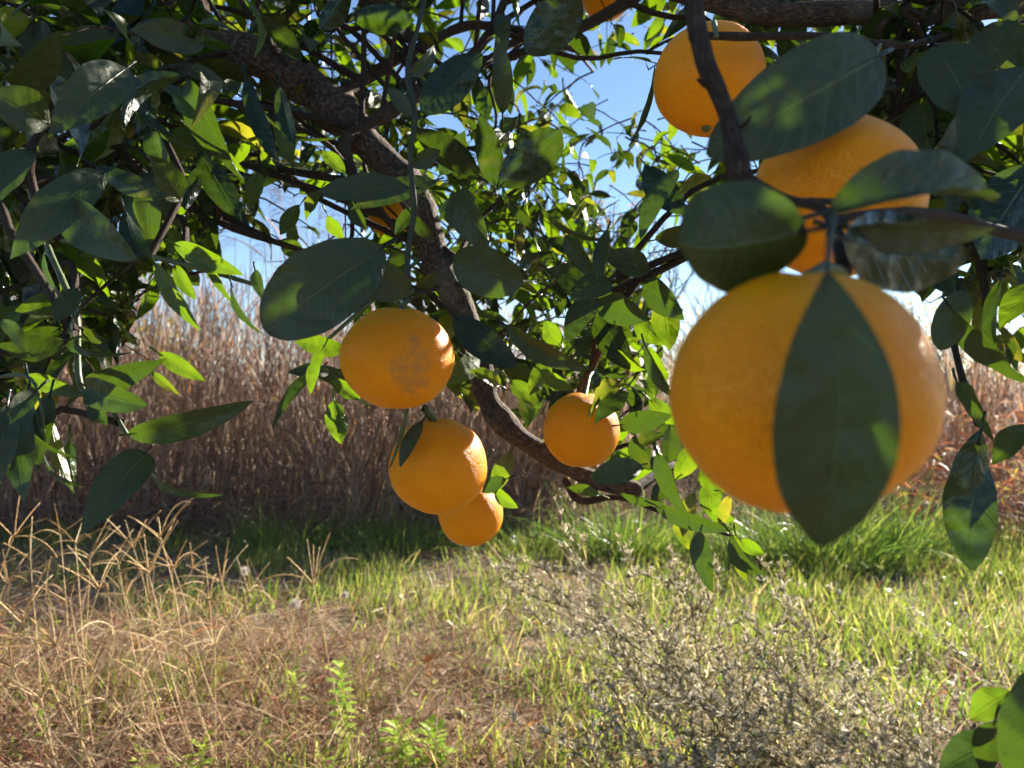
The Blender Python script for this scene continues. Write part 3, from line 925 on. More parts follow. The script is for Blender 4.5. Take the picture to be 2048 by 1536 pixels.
H(255, 135, 95, 275, 126, .58, .53, 10, .15, .08, rnd=.12, nL=18)
H(368, 150, 250, 262, 62, .60, .56, 155, .2, .10, 20, sickle=.12, rnd=.45)
H(345, 185, 400, 240, 40, .64, .63, 160, .3, mat='leaf_young')
H(398, 300, 482, 440, 78, .72, .70, 165, .12, .03, rnd=.6)
H(408, 330, 372, 420, 46, .73, .72, 160)
H(492, 150, 557, 322, 56, .72, .68, 155, .15, .06, rnd=.5)
H(560, 170, 590, 290, 50, .74, .70, 160, .2, .06, rnd=.4)
H(300, 265, 345, 345, 62, .68, .66, 20, jag=.05)
H(100, 250, -30, 180, 120, .55, .52, 10, .15, .06, rnd=.15)
H(30, 180, 120, 60, 100, .62, .58, 20, rnd=.2)
H(60, 300, -20, 420, 100, .56, .52, 30, rnd=.3)
H(600, 120, 520, 30, 60, .8, .76, 160)
H(640, 60, 700, -30, 70, .8, .78, 160)
H(700, 30, 830, 40, 80, .84, .8, 170, rnd=.5)
H(460, 180, 330, 130, 50, .7, .66, 40)
H(480, 130, 690, 270, 26, .74, .70, 70, .2, .12, sickle=-.12)

WK[0] = 1.0
for a in ((585, 330, 545, 250, 34), (520, 300, 560, 345, 26), (690, 345, 640, 300, 30), (640, 380, 612, 440, 34), (600, 410, 560, 470, 34), (520, 345, 500, 420, 36), (655, 430, 690, 480, 34), (560, 480, 610, 520, 40), (480, 350, 520, 390, 30), (700, 400, 735, 460, 36)):
    dd = rng.uniform(.85, 1.0)
    H(*a, dd, dd + rng.uniform(-.03, .03), rng.choice([15, -25, 160, 170, 40]), rng.uniform(.15, .45), rng.uniform(.02, .14), rng.uniform(-30, 30), rng.uniform(.03, .07), mat='leaf_young' if rng.random() < .6 else 'leaf')
# ------------------------------------------------------------------ the rest of the crown: twigs hung on the limbs
rng.seed(108)
KEEP_OUT = [  # (px, py, rx, ry, depth up to which nothing random may stand)
    (1617, 788, 290, 262, 9), (795, 717, 128, 118, .80), (877, 932, 112, 110, .9), (942, 1030, 80, 78, 1.2), (1163, 860, 86, 86, .95),
    (1418, 160, 120, 125, .75), (1690, 395, 185, 185, .6), (782, 440, 40, 34, 1.6), (1205, 5, 40, 36, 1.6),
    (640, 800, 110, 170, 9), (430, 860, 150, 120, 9), (400, 650, 110, 70, 9), (610, 1000, 400, 110, 9), (1060, 1010, 60, 90, 9)]
GAPS = [  # where the sky shows between the leaves: (px, py, rx, ry, chance to drop)
    (1235, 205, 32, 44, .85), (1105, 280, 20, 30, .6), (1030, 40, 24, 40, .7), (565, 400, 52, 50, .85), (640, 300, 22, 28, .5),
    (660, 450, 56, 42, .8), (1235, 420, 30, 45, .7), (1325, 470, 26, 36, .6), (900, 30, 32, 28, .6), (190, 480, 70, 35, .7), (480, 520, 60, 60, .85), (740, 60, 36, 26, .5), (1370, 560, 44, 44, .8),
    (1950, 500, 50, 50, .5), (420, 250, 30, 40, .5)]
SUN = np.array(SUN_DIR)
LIT = []                                           # leaves and fruit that the sun reaches: the crown is open along these lines


def drop(p):
    for q, r in LIT:
        v = p - q
        h = v.dot(SUN)
        if h > .04 and v.dot(v) - h * h < r * r:
            return True
    x, y = proj(p)
    for (a, b, rx, ry, dd) in KEEP_OUT:
        if p[1] < dd and ((x - a) / rx) ** 2 + ((y - b) / ry) ** 2 < 1:
            return True
    for (a, b, rx, ry, c) in GAPS:
        if ((x - a) / rx) ** 2 + ((y - b) / ry) ** 2 < 1 and rng.random() < c:
            return True
    # nothing hangs lower than the crown's ragged lower edge
    lo = np.interp(x, [-400, 0, 180, 330, 520, 700, 900, 1050, 1250, 1420, 1560, 1880, 2000, 2300], [900, 930, 820, 640, 560, 830, 800, 880, 990, 900, 620, 640, 760, 900])
    return y > lo and p[1] > 0.1


REG = [  # px0, py0, px1, py1, depth0, depth1, twigs, leaf size, leaves in line with the sun
    (1800, -100, 2200, 560, .65, 1.4, 129, .9, 9), (1880, 520, 2300, 820, .6, 1.2, 35, .9, 9), (2200, -200, 2700, 500, .8, 1.6, 24, 1, 9), (1380, -150, 1850, 300, .8, 1.7, 66, .9, 9), (1500, 150, 1900, 420, .6, 1.2, 30, .9, 9),
    (-150, -150, 420, 330, .75, 1.6, 150, .85, 3.2), (-150, 250, 330, 640, .75, 1.4, 75, .85, 3.2), (300, -150, 720, 330, .9, 1.8, 140, .85, 3.2), (330, 300, 700, 560, 1.0, 1.8, 75, .8, 6),
    (640, -150, 1100, 330, 1.05, 1.8, 150, .85, 3.2), (640, 300, 1100, 620, 1.0, 1.7, 95, .85, 3.2), (1050, -150, 1420, 340, 1.0, 1.9, 185, .8, 3.2), (1050, 300, 1440, 700, .95, 1.7, 170, .8, 3.2),
    (560, 640, 780, 850, .9, 1.3, 18, .9, 4), (900, 640, 1330, 880, .95, 1.4, 70, .8, 4), (1200, 800, 1440, 1000, .8, 1.2, 34, .8, 4),
    (-500, -300, -100, 700, .7, 1.6, 55, 1, 4), (-200, 600, 120, 900, .6, .95, 28, .9, 4), (200, -700, 2000, -100, .9, 1.8, 24, 1, 3.2),
    (250, -150, 1440, 470, 1.7, 2.4, 210, .9, 5), (1000, 250, 1450, 720, 1.6, 2.2, 80, .9, 5), (820, -100, 1300, 300, 1.2, 1.9, 70, .85, 5), (430, 60, 740, 330, 1.1, 1.9, 50, .85, 5)]
for o in HERO_LEAVES:
    if o.data.materials[0].name == 'citrus_leaf_lit':
        c = np.mean([np.array(v.co) for v in o.data.vertices], axis=0) + np.array(o['origin'])
        LIT.append((c, .034))
for (x, y, d, r) in ((950, 900, .66, .03), (995, 1010, .95, .04), (1225, 880, .84, .035), (1520, 110, .585, .03), (885, 700, .56, .025), (1060, 560, .6, .02), (1110, 300, .77, .025), (90, 900, .52, .04), (50, 940, .5, .035),
                     (260, 470, .54, .025), (350, 80, .64, .02), (450, 370, .71, .03), (540, 260, .70, .025), (640, 180, 1.0, .03), (760, 310, 1.0, .025), (960, 720, .96, .035), (1000, 840, .95, .03), (1340, 960, .71, .04), (1400, 1110, .73, .03), (1890, 330, .69, .03), (1940, 410, .29, .012),
                     (1750, 580, .25, .012)):
    LIT.append((P(x, y, d), r))
for x, y in ((560, 140), (640, 190), (700, 250), (760, 310), (820, 400), (860, 480), (890, 550), (950, 700), (980, 800), (1040, 870), (1120, 925), (1200, 960)):
    KEEP_OUT.append((x, y, 34, 34, 1.03))
twb = MB()
leaves = []                                        # (B, T, W, n, params)
SUN_U = unit(np.cross(SUN, [0, 0, 1]))
SUN_V = np.cross(SUN_U, SUN)
SHADE = {}                                         # leaves crowd out those that would stand in their shade


def crowded(p, dens):
    key = (int(math.floor(p.dot(SUN_U) / .042)), int(math.floor(p.dot(SUN_V) / .042)))
    k = SHADE.get(key, 0)
    if k + rng.random() >= dens and rng.random() > .15:
        return True
    SHADE[key] = k + 1
    return False



LP = np.array([p for p, r in LIMB_PTS])
LUSE = np.zeros(len(LP))
for (x0, y0, x1, y1, d0, d1, cnt, lsz, dens) in REG:
    for _ in range(cnt):
        d = rng.uniform(d0, d1)
        c = P(rng.uniform(x0, x1), rng.uniform(y0, y1), d)
        az = rng.uniform(0, 2 * math.pi)
        dr = unit([math.cos(az), math.sin(az) * .9, rng.uniform(-.75, .45)])
        tl = rng.uniform(.10, .24)
        ns = rng.randint(4, 7)
        pts = [c]
        dd = dr.copy()
        for i in range(ns):
            dd = unit(dd + np.array([rng.uniform(-.2, .2), rng.uniform(-.2, .2), rng.uniform(-.28, .08)]))
            pts.append(pts[-1] + dd * tl / ns)
        mid = pts[len(pts) // 2]
        if any(drop(q) for q in pts[::2]):
            continue
        kept = 0
        for i, p in enumerate(pts[1:], 1):
            for rep in range(2 if rng.random() < .3 else 1):
                ax = unit(pts[i] - pts[i - 1])
                pr = unit(cross(ax, [rng.uniform(-1, 1), rng.uniform(-1, 1), rng.uniform(-1, 1)]))
                pr = rotv(pr, ax, i * 2.4)
                ld = unit(ax * rng.uniform(.3, 1.0) + pr * rng.uniform(.5, 1.0) + np.array([0, 0, rng.uniform(-.75, .1)]))
                L = rng.uniform(.058, .112) * (1 if rng.random() < .85 else .7) * lsz
                B = p + ld * .010
                T = B + ld * L
                if drop((B + T) / 2) or drop(T) or crowded((B + T) / 2, dens):
                    continue
                n = unit(np.array([0, 0, .75]) + np.array(SUN_DIR) * .35 + np.array([rng.gauss(0, .55), rng.gauss(0, .55), rng.gauss(0, .45)]))
                prm = dict(fold=rng.uniform(.1, .7), arch=rng.uniform(-.04, .24), twist=R(rng.uniform(-35, 35)), wave=rng.uniform(.015, .07),
                           ea=rng.uniform(.6, .9), eb=rng.uniform(.75, 1.15), rnd=rng.random(), sickle=rng.uniform(-.08, .08), jag=0.06 if rng.random() < .2 else 0, hook=rng.choice([0, 0, 0, .3]))
                leaves.append((B, T, L * rng.uniform(.32, .46), n, prm))
                kept += 1
        if kept >= 2:
            rad = [0.0022 * (1 - .6 * i / ns) for i in range(len(pts))]
            dist = ((LP - c) ** 2).sum(1) + LUSE * .03
            j = int(np.argmin(dist))
            LUSE[j] += 1
            LUSE[max(0, j - 1)] += .5
            LUSE[min(len(LP) - 1, j + 1)] += .5
            q = LP[j]
            gap = np.linalg.norm(q - c)
            if gap < .36 and rng.random() < .6:
                m1 = q * .6 + c * .4 + np.array([rng.uniform(-.05, .05), rng.uniform(-.05, .05), rng.uniform(-.01, .06)])
                m2 = q * .25 + c * .75 + np.array([rng.uniform(-.03, .03), rng.uniform(-.03, .03), rng.uniform(-.01, .04)])
                if not (drop(m1) or drop(m2)):
                    sp = spline([q, m1, m2, c], 3)
                    twb.tube(sp, np.linspace(min(.0065, max(.0035, gap * .014)), .0024, len(sp)), 6, rng.random(), False)
            twb.tube(pts, rad, 5, rng.random())
            for i in range(1, len(pts)):           # thorns
                if rng.random() < .3:
                    tdir = unit([rng.uniform(-1, 1), rng.uniform(-1, 1), rng.uniform(-.3, 1)])
                    twb.tube([pts[i], pts[i] + tdir * rng.uniform(.012, .03)], [.0011, .0003], 4, .3)
twb.build('twigs', M['bark_dark'], tree, TREE, kind='stuff')


def showing(e):
    c = (e[0] + e[1]) / 2
    x, y = proj(c)
    if not (-20 < x < 2068 and -20 < y < 1556):
        return 0
    return np.linalg.norm(e[1] - e[0]) / c[1]


leaves.sort(key=showing, reverse=True)
nh = 300 - LEAFN[0]
for i, (B, T, W, n, prm) in enumerate(leaves[:nh]):
    b = MB()
    leaf_into(b, B, T, W, n, nL=12, nW=6, seed=i + 500, **prm)
    b.build('leaf', M['leaf' if rng.random() < .62 else 'leaf_young'], branch_at(B), B)
ba, bb = MB(), MB()
for i, (B, T, W, n, prm) in enumerate(leaves[nh:]):
    leaf_into(ba if rng.random() < .58 else bb, B, T, W, n, nL=8, nW=4, seed=i + 900, petiole=.01, **prm)
ba.build('foliage', M['leaf'], tree, TREE, kind='stuff')
bb.build('lit_foliage', M['leaf_young'], tree, TREE, kind='stuff')  # share of the foliage in the copy coloured as if sunlit

# ------------------------------------------------------------------ reed bed behind the grass
rng.seed(109)
def blade_pts(p, d, L, bend, n):
    """points of a blade that leaves p along d and bends down"""
    out = [p]
    dd = d.copy()
    for i in range(n):
        dd = unit(dd + np.array([0, 0, -bend / n]))
        out.append(out[-1] + dd * L / n)
    return out


def reed_height(x):
    return np.interp(x, [-6, -2.2, -1.0, -.2, .3, .8, 1.6, 3.0, 5], [1.50, 1.42, 1.28, 1.15, .95, .90, .95, 1.05, 1.1])


def U_(lo, hi, n):
    return nrg.uniform(lo, hi, n)


def reed_bed():
    b, bl = MB(), MB()
    RP, RD, RH = [], [], []
    for i in range(5900):
        x = rng.uniform(-5.6, .55) if i < 4300 else rng.uniform(.3, 4.6)
        if x > .3 and rng.random() < .1:
            continue
        y = 4.05 + 2.5 * rng.random() ** 1.5 + .12 * math.sin(x * 3.1) + max(0, -x - 2) * .05
        if x > .3:
            y += min(1.5, (x - .3) * 2.2)
        cl = noise.noise(Vector((x * 1.9, y * 1.9, 7.7)))
        if rng.random() < -.5 * cl - .05:
            continue
        h = reed_height(x) * rng.uniform(.55, 1.12) * (1 + .06 * (y - 4)) * (1 + .16 * cl)
        tilt = .35 * noise.noise(Vector((x * 1.1, y * 1.1, 3.3)))
        lean = [rng.gauss(0, .12) + tilt, rng.gauss(0, .10), 1.0]
        if rng.random() < .10:
            lean[0] += rng.uniform(-.9, .9)
        p = np.array([x, y, -.02])
        d = unit(lean)
        pts = blade_pts(p, d, h, rng.uniform(0, .12), 3)
        r = rng.uniform(.0016, .0042)
        b.tube(pts, np.linspace(r, r * .45, 4), 3, rng.random() * .9, False)
        for _ in range(rng.randint(2, 5)):
            RP.append(p + (pts[-1] - p) * rng.uniform(.12, .97))
    N = len(RP)
    az = U_(0, 6.283, N)
    w = U_(.004, .010, N)[:, None] * np.array([.7, 1, .8, .5, .08])[None]
    bl.blades(np.array(RP), np.stack([np.cos(az), np.sin(az) * .6, U_(1.2, 5.0, N)], 1), U_(.14, .42, N), U_(.05, 1.2, N), w, np.stack([U_(-1, 1, N), U_(-1, 1, N), U_(.1, .3, N)], 1), U_(0, 1, N))
    # fallen and lodged stems near the base
    for i in range(420):
        x = rng.uniform(-4.5, 3.4)
        y = 4.0 + 1.3 * rng.random() ** 1.6
        az = rng.uniform(-.5, .5) + (math.pi if rng.random() < .5 else 0)
        L = rng.uniform(.3, 1.0)
        p = np.array([x, y, rng.uniform(.0, .45) * (1 if x < .4 else .5)])
        d = unit([math.cos(az), math.sin(az) * .5, rng.uniform(-.2, .7)])
        b.tube(blade_pts(p, d, L, rng.uniform(0, .6), 4), np.linspace(.004, .002, 5) * rng.uniform(.6, 1.1), 3, rng.random(), False)
    # thatch at the foot
    N = 5200
    az = U_(0, 6.283, N)
    w = U_(.003, .008, N)[:, None] * np.array([1, 1, .6, .1])[None]
    bl.blades(np.stack([U_(-5, 4, N), 3.92 + 1.2 * nrg.random(N) ** 1.4, U_(0, .16, N)], 1), np.stack([np.cos(az), np.sin(az), U_(.1, 1.8, N)], 1), U_(.08, .30, N), U_(.3, 2.0, N), w,
              np.stack([U_(-1, 1, N), U_(0, .6, N), U_(.2, .8, N)], 1), U_(0, .7, N))
    root = thing('reed_bed', (-1, 4.3, 0), 'dense bed of dry brown reeds standing behind the grass', 'reeds')
    root['kind'] = 'stuff'
    b.build('stalks', M['reed'], root, (-1, 4.3, 0), kind='stuff')
    bl.build('dry_leaves', M['reed'], root, (-1, 4.3, 0), kind='stuff')


reed_bed()


def plume(px, pytop, d, label):
    """one tall feathery reed that rises above the bed"""
    top = P(px, pytop, d)
    base = np.array([top[0] + rng.uniform(-.2, .2), d, 0])
    th = thing('reed', base, label, 'reed', 'tall feathery reeds above the bed')
    h = top[2]
    sp = spline([base, base * .5 + top * .5 + np.array([rng.uniform(-.04, .04), 0, .02]), base * .12 + top * .88, top], 4)
    b = MB()
    b.tube(sp, np.linspace(.0045, .0012, len(sp)), 5, rng.random())
    b.build('stalk', M['reed'], th, base)
    b = MB()
    sgn = rng.choice([-1, 1])
    for i in range(26):
        q = sp[-1] - (sp[-1] - sp[-5]) * rng.random() * .8
        ld = unit([sgn * rng.uniform(.2, 1.0), rng.uniform(-.5, .5), rng.uniform(.3, 1.2)])
        b.tube(blade_pts(q, ld, rng.uniform(.10, .26), rng.uniform(1.2, 2.6), 6), np.linspace(.0011, .0006, 7), 3, rng.random(), False)
    b.build('plume', M['reed'], th, base)
    for i in range(3):
        q = base + (top - base) * rng.uniform(.5, .85)
        ld = unit([rng.choice([-1, 1]) * rng.uniform(.3, .8), rng.uniform(-.3, .3), 1])
        b = MB()
        bp = blade_pts(q, ld, rng.uniform(.25, .45), rng.uniform(.8, 2.0), 5)
        b.ribbon(bp, [.006, .009, .008, .006, .004, .0006], unit(cross(ld, [.2, 1, .1])), rng.random())
        b.build('leaf', M['reed'], th, base)


for px, py, d in ((560, 350, 4.8), (590, 390, 4.7), (610, 330, 5.0), (640, 380, 4.9), (525, 420, 4.6), (575, 440, 4.5), (500, 470, 4.5), (660, 430, 5.2), (540, 380, 5.3), (690, 450, 5.0), (470, 440, 5.2), (625, 450, 4.4)):
    plume(px, py, d, 'tall thin reed with a drooping feathery plume against the sky')

# red-brown weeds at the right foot of the reeds
b = MB()
for i in range(420):
    x, y = rng.uniform(1.7, 3.6), rng.uniform(3.6, 5.2)
    L = rng.uniform(.3, .95)
    d = unit([rng.gauss(0, .28), rng.gauss(0, .2), 1])
    b.tube(blade_pts(np.array([x, y, 0]), d, L, rng.uniform(0, .5), 4), np.linspace(.003, .001, 5), 3, rng.random() * .9, False)
    for _ in range(3):
        q = np.array([x, y, 0]) + d * L * rng.uniform(.2, 1)
        ld = unit([rng.uniform(-1, 1), rng.uniform(-1, 1), rng.uniform(0, 1.2)])
        b.ribbon(blade_pts(q, ld, rng.uniform(.05, .16), rng.uniform(.2, 1.6), 3), [.006, .009, .006, .0005], unit(cross(ld, [.3, 1, .3])), rng.random())
o = b.build('weeds', M['red_reed'])
o['kind'] = 'stuff'
tag(o, 'tangle of red-brown dry weeds at the right behind the grass', 'weeds')

# ------------------------------------------------------------------ sparse shrubs far behind the reeds
rng.seed(110)
def far_shrub(x, y, h, label, leafy, seed):
    rr = random.Random(seed)
    base = np.array([x, y, 0.0])
    th = thing('shrub', base, label, 'shrub', 'shrubs beyond the reeds')
    b, lf = MB(), MB()

    def grow(p, d, L, r, lev):
        pts = [p]
        dd = d.copy()
        for i in range(4):
            dd = unit(dd + np.array([rr.gauss(0, .16), rr.gauss(0, .16), .06]))
            pts.append(pts[-1] + dd * L / 4)
        b.tube(pts, np.linspace(r, r * .55, 5), 4, rr.random(), False)
        if lev == 0:
            for q in pts[1:]:
                for _ in range(leafy):
                    if rr.random() < .55:
                        ld = unit([rr.uniform(-1, 1), rr.uniform(-1, 1), rr.uniform(-1, .6)])
                        s = unit(cross(ld, [rr.uniform(-1, 1), rr.uniform(-1, 1), rr.uniform(-1, 1)]))
                        l = rr.uniform(.03, .06)
                        lf.ribbon([q, q + ld * l * .5, q + ld * l], [.004, l * .5, .003], s, rr.random())
            return
        for _ in range(rr.randint(3, 4)):
            q = pts[rr.randint(1, 4)]
            nd = unit(dd + np.array([rr.uniform(-.8, .8), rr.uniform(-.8, .8), rr.uniform(-.2, .6)]))
            grow(q, nd, L * rr.uniform(.55, .75), r * .5, lev - 1)
    for i in range(6):
        grow(base + np.array([rr.uniform(-.1, .1), rr.uniform(-.1, .1), 0]), unit([rr.uniform(-.35, .35), rr.uniform(-.3, .3), 1]), h * .42, h * .012, 3)
    b.build('stems', M['far_twig'], th, base)
    if lf.nv:
        lf.build('foliage', M['far_leaf'], th, base, kind='stuff')


far_shrub(-4.6, 8.0, 2.5, 'yellowing leafy shrub beyond the reeds at the far left edge', 4, 1)
far_shrub(-3.2, 7.6, 1.9, 'small yellow-green shrub beyond the reeds below the left leaves', 4, 2)
far_shrub(-2.1, 9.5, 2.2, 'nearly bare shrub beyond the tall feathery reeds', 1, 3)
far_shrub(1.1, 8.5, 3.6, 'thin shrub with orange-tinted leaves against the open sky at the top middle', 1, 4)
far_shrub(2.3, 9.0, 2.6, 'bare grey twiggy shrub left of the largest orange', 0, 5)
far_shrub(1.7, 8.2, 1.9, 'low grey twiggy thicket behind the leaves right of the middle', 1, 7)
far_shrub(3.1, 8.4, 2.1, 'dense brown thicket of bare twigs behind the largest orange', 1, 8)
far_shrub(4.3, 8.3, 2.0, 'brown thicket with a few orange leaves right of the largest orange', 2, 9)
far_shrub(5.4, 9.0, 2.4, 'bare shrub showing through the gap at the far right', 1, 6)

# ------------------------------------------------------------------ grass and litter (too many to count)
rng.seed(111)
def patch_noise(x, y, s, z):
    return noise.noise(Vector((x * s, y * s, z)))


gb, db, lb = MB(), MB(), MB()


def scatter(n, y0, y1, pw, keep):
    out = []
    for i in range(n):
        y = y0 + (y1 - y0) * rng.random() ** pw
        x = rng.uniform(-1, 1) * (y * .70 + .5)
        if rng.random() < keep(x, y):
            out.append((x, y, gz(x, y)))
    return np.array(out)


def green_at(x, y):
    u = x / y
    g1 = .2 + .35 * min(1, max(0, (u + .6) / .6)) + .35 * min(1, max(0, u / .4))
    g1 *= .35 + .75 * min(1, max(0, (y - 1.4) / 1.4))
    return .05 + .95 * max(0, g1 - .12 + 1.1 * patch_noise(x, y, 2.3, 4.0) + .6 * patch_noise(x, y, 7.0, 2.0))


def dry_at(x, y):
    u = x / y
    return (1 - .35 * min(1, max(0, (u + .3) / .7))) * (1 - .45 * min(1, max(0, (y - 2.0) / 2.0))) * (.75 + .9 * patch_noise(x, y, 4.0, 21.0))


G = scatter(44000, 1.35, 4.2, .85, green_at)
N = len(G)
az = U_(0, 6.283, N)
L = U_(.035, .105, N) * np.where(G[:, 1] > 3.1, 1.2, 1) * np.array([1 + .6 * max(0, patch_noise(x, y, 3.0, 8)) for x, y, z in G])
w = U_(.0024, .0056, N)[:, None] * np.array([1, .95, .65, .08])[None]
gb.blades(G, np.stack([np.cos(az) * .45, np.sin(az) * .45, U_(.7, 2.6, N)], 1), L, U_(.05, 1.0, N), w, np.stack([U_(-1, 1, N), U_(-1, 1, N), np.full(N, .1)], 1), np.minimum(1, U_(0, .75, N) + .25 * (nrg.random(N) < .3)))
D = scatter(30000, 1.30, 4.1, 1.25, dry_at)
N = len(D)
flat = nrg.random(N) < .55
az = U_(0, 6.283, N)
w = U_(.0012, .0034, N)[:, None] * np.array([1, 1, .8, .2])[None]
D[:, 2] += U_(0, .02, N)
db.blades(D, np.stack([np.cos(az), np.sin(az), np.where(flat, U_(-.02, .25, N), U_(.4, 2.2, N))], 1), U_(.04, .15, N), np.where(flat, U_(0, .25, N), U_(.2, 1.8, N)), w, np.stack([U_(-1, 1, N), U_(-1, 1, N), np.full(N, .5)], 1), U_(0, 1, N))
# dry wiry stems of the left patch
for i in range(1500):
    y = rng.uniform(1.35, 2.35)
    x = -rng.random() ** .8 * (y * .75 + .2) + .05
    if rng.random() < .25:
        x += rng.uniform(0, .5)
    z = gz(x, y)
    az = rng.uniform(0, 2 * math.pi)
    ld = unit([math.cos(az) * .7, math.sin(az) * .7, rng.uniform(.3, 1.6)])
    L = rng.uniform(.10, .34)
    bp = blade_pts(np.array([x, y, z]), ld, L, rng.uniform(-.2, 1.3), 5)
    r = rng.uniform(.0006, .0013)
    db.tube(bp, np.linspace(r, r * .6, 6), 3, rng.random(), False)
    if rng.random() < .4:
        q = bp[3]
        l2 = unit(ld + np.array([rng.uniform(-.9, .9), rng.uniform(-.9, .9), rng.uniform(-.5, .5)]))
        db.tube(blade_pts(q, l2, L * .5, rng.uniform(0, 1), 4), np.linspace(r, r * .5, 5), 3, rng.random(), False)
# low broad-leaved ground cover
for i in range(2600):
    y = 1.35 + 2.6 * rng.random()
    x = rng.uniform(-1, 1) * (y * .70 + .4)
    if patch_noise(x, y, 2.7, 14) < -.05:
        continue
    z = gz(x, y) + rng.uniform(.004, .04)
    az = rng.uniform(0, 2 * math.pi)
    ld = unit([math.cos(az), math.sin(az), rng.uniform(-.1, .7)])
    L = rng.uniform(.010, .028)
    p = np.array([x, y, z])
    lb.ribbon([p, p + ld * L * .35, p + ld * L * .75, p + ld * L], [.002, L * .5, L * .48, .002], unit(cross(ld, [0, 0, 1]) + np.array([0, 0, rng.uniform(-.4, .4)])), rng.random())
tb = MB()
for i in range(420):
    y = 1.35 + 2.4 * rng.random() ** 1.2
    x = rng.uniform(-1, 1) * (y * .70 + .4)
    if patch_noise(x, y, 2.3, 4.0) > .25:
        continue
    p = np.array([x, y, gz(x, y) + rng.uniform(.004, .02)])
    az = rng.uniform(0, 6.283)
    L = rng.uniform(.018, .048)
    ld = unit([math.cos(az), math.sin(az), rng.uniform(-.1, .5)])
    leaf_into(tb, p, p + ld * L, L * rng.uniform(.3, .5), unit([rng.uniform(-.7, .7), rng.uniform(-.7, .7), 1]), rng.uniform(.2, .8), rng.uniform(-.1, .25), rng.uniform(-1, 1), .08, 6, 4, rnd=rng.random(), petiole=0, seed=i)
o = tb.build('leaf_litter', M['litter'])
o['kind'] = 'stuff'
tag(o, 'small dry brown leaves littering the soil between the grass', 'leaf litter')
o = gb.build('grass', M['grass'])
o['kind'] = 'stuff'
tag(o, 'short sunlit green grass covering the clearing', 'grass')
o = db.build('dry_grass', M['dry'])
o['kind'] = 'stuff'
tag(o, 'matted dry straw and wiry stems covering the ground at the left', 'grass')
o = lb.build('ground_cover', M['sprout'])
o['kind'] = 'stuff'
tag(o, 'scattered tiny green leaves of ground cover between the grass', 'ground cover')


# larger tufts of long grass before the reeds
def tuft(px, py, d, L, n, spread, label):
    base = P(px, py, d)
    base[2] = 0
    th = thing('grass_tuft', base, label, 'grass tuft', 'long grass tufts before the reeds')
    b = MB()
    for i in range(n):
        az = rng.uniform(0, 2 * math.pi)
        rr = spread * rng.random() ** .7
        p = base + np.array([math.cos(az) * rr, math.sin(az) * rr * .6, 0])
        out = rr / spread
        ld = unit([math.cos(az) * out * .7 + rng.gauss(0, .2), math.sin(az) * out * .5 + rng.gauss(0, .2), 1])
        l = L * (rng.uniform(.4, .9) if rng.random() < .75 else rng.uniform(1.0, 1.5))
        bp = blade_pts(p, ld, l, rng.uniform(.1, 1.9), 6)
        w = rng.uniform(.0026, .0055)
        b.ribbon(bp, [w * .7, w, w, w * .85, w * .6, w * .35, w * .05], unit(cross(ld, [rng.uniform(-1, 1), rng.uniform(-1, 1), .1])), rng.random())
    b.build('blades', M['tuft'], th, base, kind='stuff')


tuft(1250, 1120, 3.6, .30, 620, .26, 'green grass tuft before the reeds, right of the lowest orange')
tuft(1480, 1135, 3.5, .26, 420, .24, 'green grass tuft below the twig tip left of the hanging leaf')
tuft(1650, 1140, 3.45, .36, 900, .38, 'broad lush grass tuft directly below the tip of the large hanging leaf')
tuft(1800, 1125, 3.6, .36, 420, .22, 'upright grass tuft right of the large hanging leaf tip')
tuft(780, 1110, 3.7, .24, 320, .30, 'low bluish grass tuft at the reed foot left of the lowest orange')
tuft(560, 1120, 3.7, .22, 240, .28, 'short grass tuft at the reed foot behind the dry stalks')
tuft(1080, 1120, 3.75, .20, 260, .25, 'short grass tuft directly right below the lowest orange')

# ------------------------------------------------------------------ dry finger-grass stalks at the left
rng.seed(112)
def finger_grass(px, py, d, nsp, label, spl=.085, lean=None):
    top = P(px, py, d)
    lean = rng.uniform(-.25, .25) if lean is None else lean
    base = np.array([top[0] + lean, d + rng.uniform(-.08, .08), 0])
    base[2] = gz(base[0], base[1])
    th = thing('finger_grass', base, label, 'grass stalk', 'dry finger-grass stalks at the left')
    sp = spline([base, base * .62 + top * .38 + np.array([-lean * .12, 0, .02]), base * .2 + top * .8, top], 4)
    b = MB()
    b.tube(sp, np.linspace(.0014, .0008, len(sp)), 5, .55 + .4 * rng.random())
    b.build('stem', M['spike'], th, base)
    ax = unit(sp[-1] - sp[-3])
    for i in range(nsp):
        az = 2 * math.pi * i / nsp + rng.uniform(-.4, .4)
        u = unit(cross(ax, [.3, .9, .1]))
        w = cross(ax, u)
        ld = unit(ax * rng.uniform(.5, 1.3) + (u * math.cos(az) + w * math.sin(az)) * rng.uniform(.5, 1.1))
        L = spl * rng.uniform(.7, 1.2)
        bp = blade_pts(top - ax * rng.uniform(0, .012), ld, L, rng.choice([rng.uniform(0, .5), rng.uniform(.4, 2.2)]), 14)
        r = .0015
        rad = [r * (.75 + .45 * (q % 2)) * (1 - .35 * q / 14) for q in range(15)]
        rad[0] = .0005
        b = MB()
        b.tube(bp, rad, 4, rng.random())
        b.build('spike', M['spike'], th, base)
    if rng.random() < .7:
        q = sp[len(sp) // 2]
        ld = unit([rng.choice([-1, 1]) * rng.uniform(.5, 1), rng.uniform(-.4, .4), rng.uniform(.2, .9)])
        b = MB()
        b.ribbon(blade_pts(q, ld, rng.uniform(.08, .16), rng.uniform(.4, 1.6), 5), [.002, .0035, .003, .0025, .0015, .0003], unit(cross(ld, [.2, .9, .3])), rng.random())
        b.build('leaf', M['dry'], th, base)


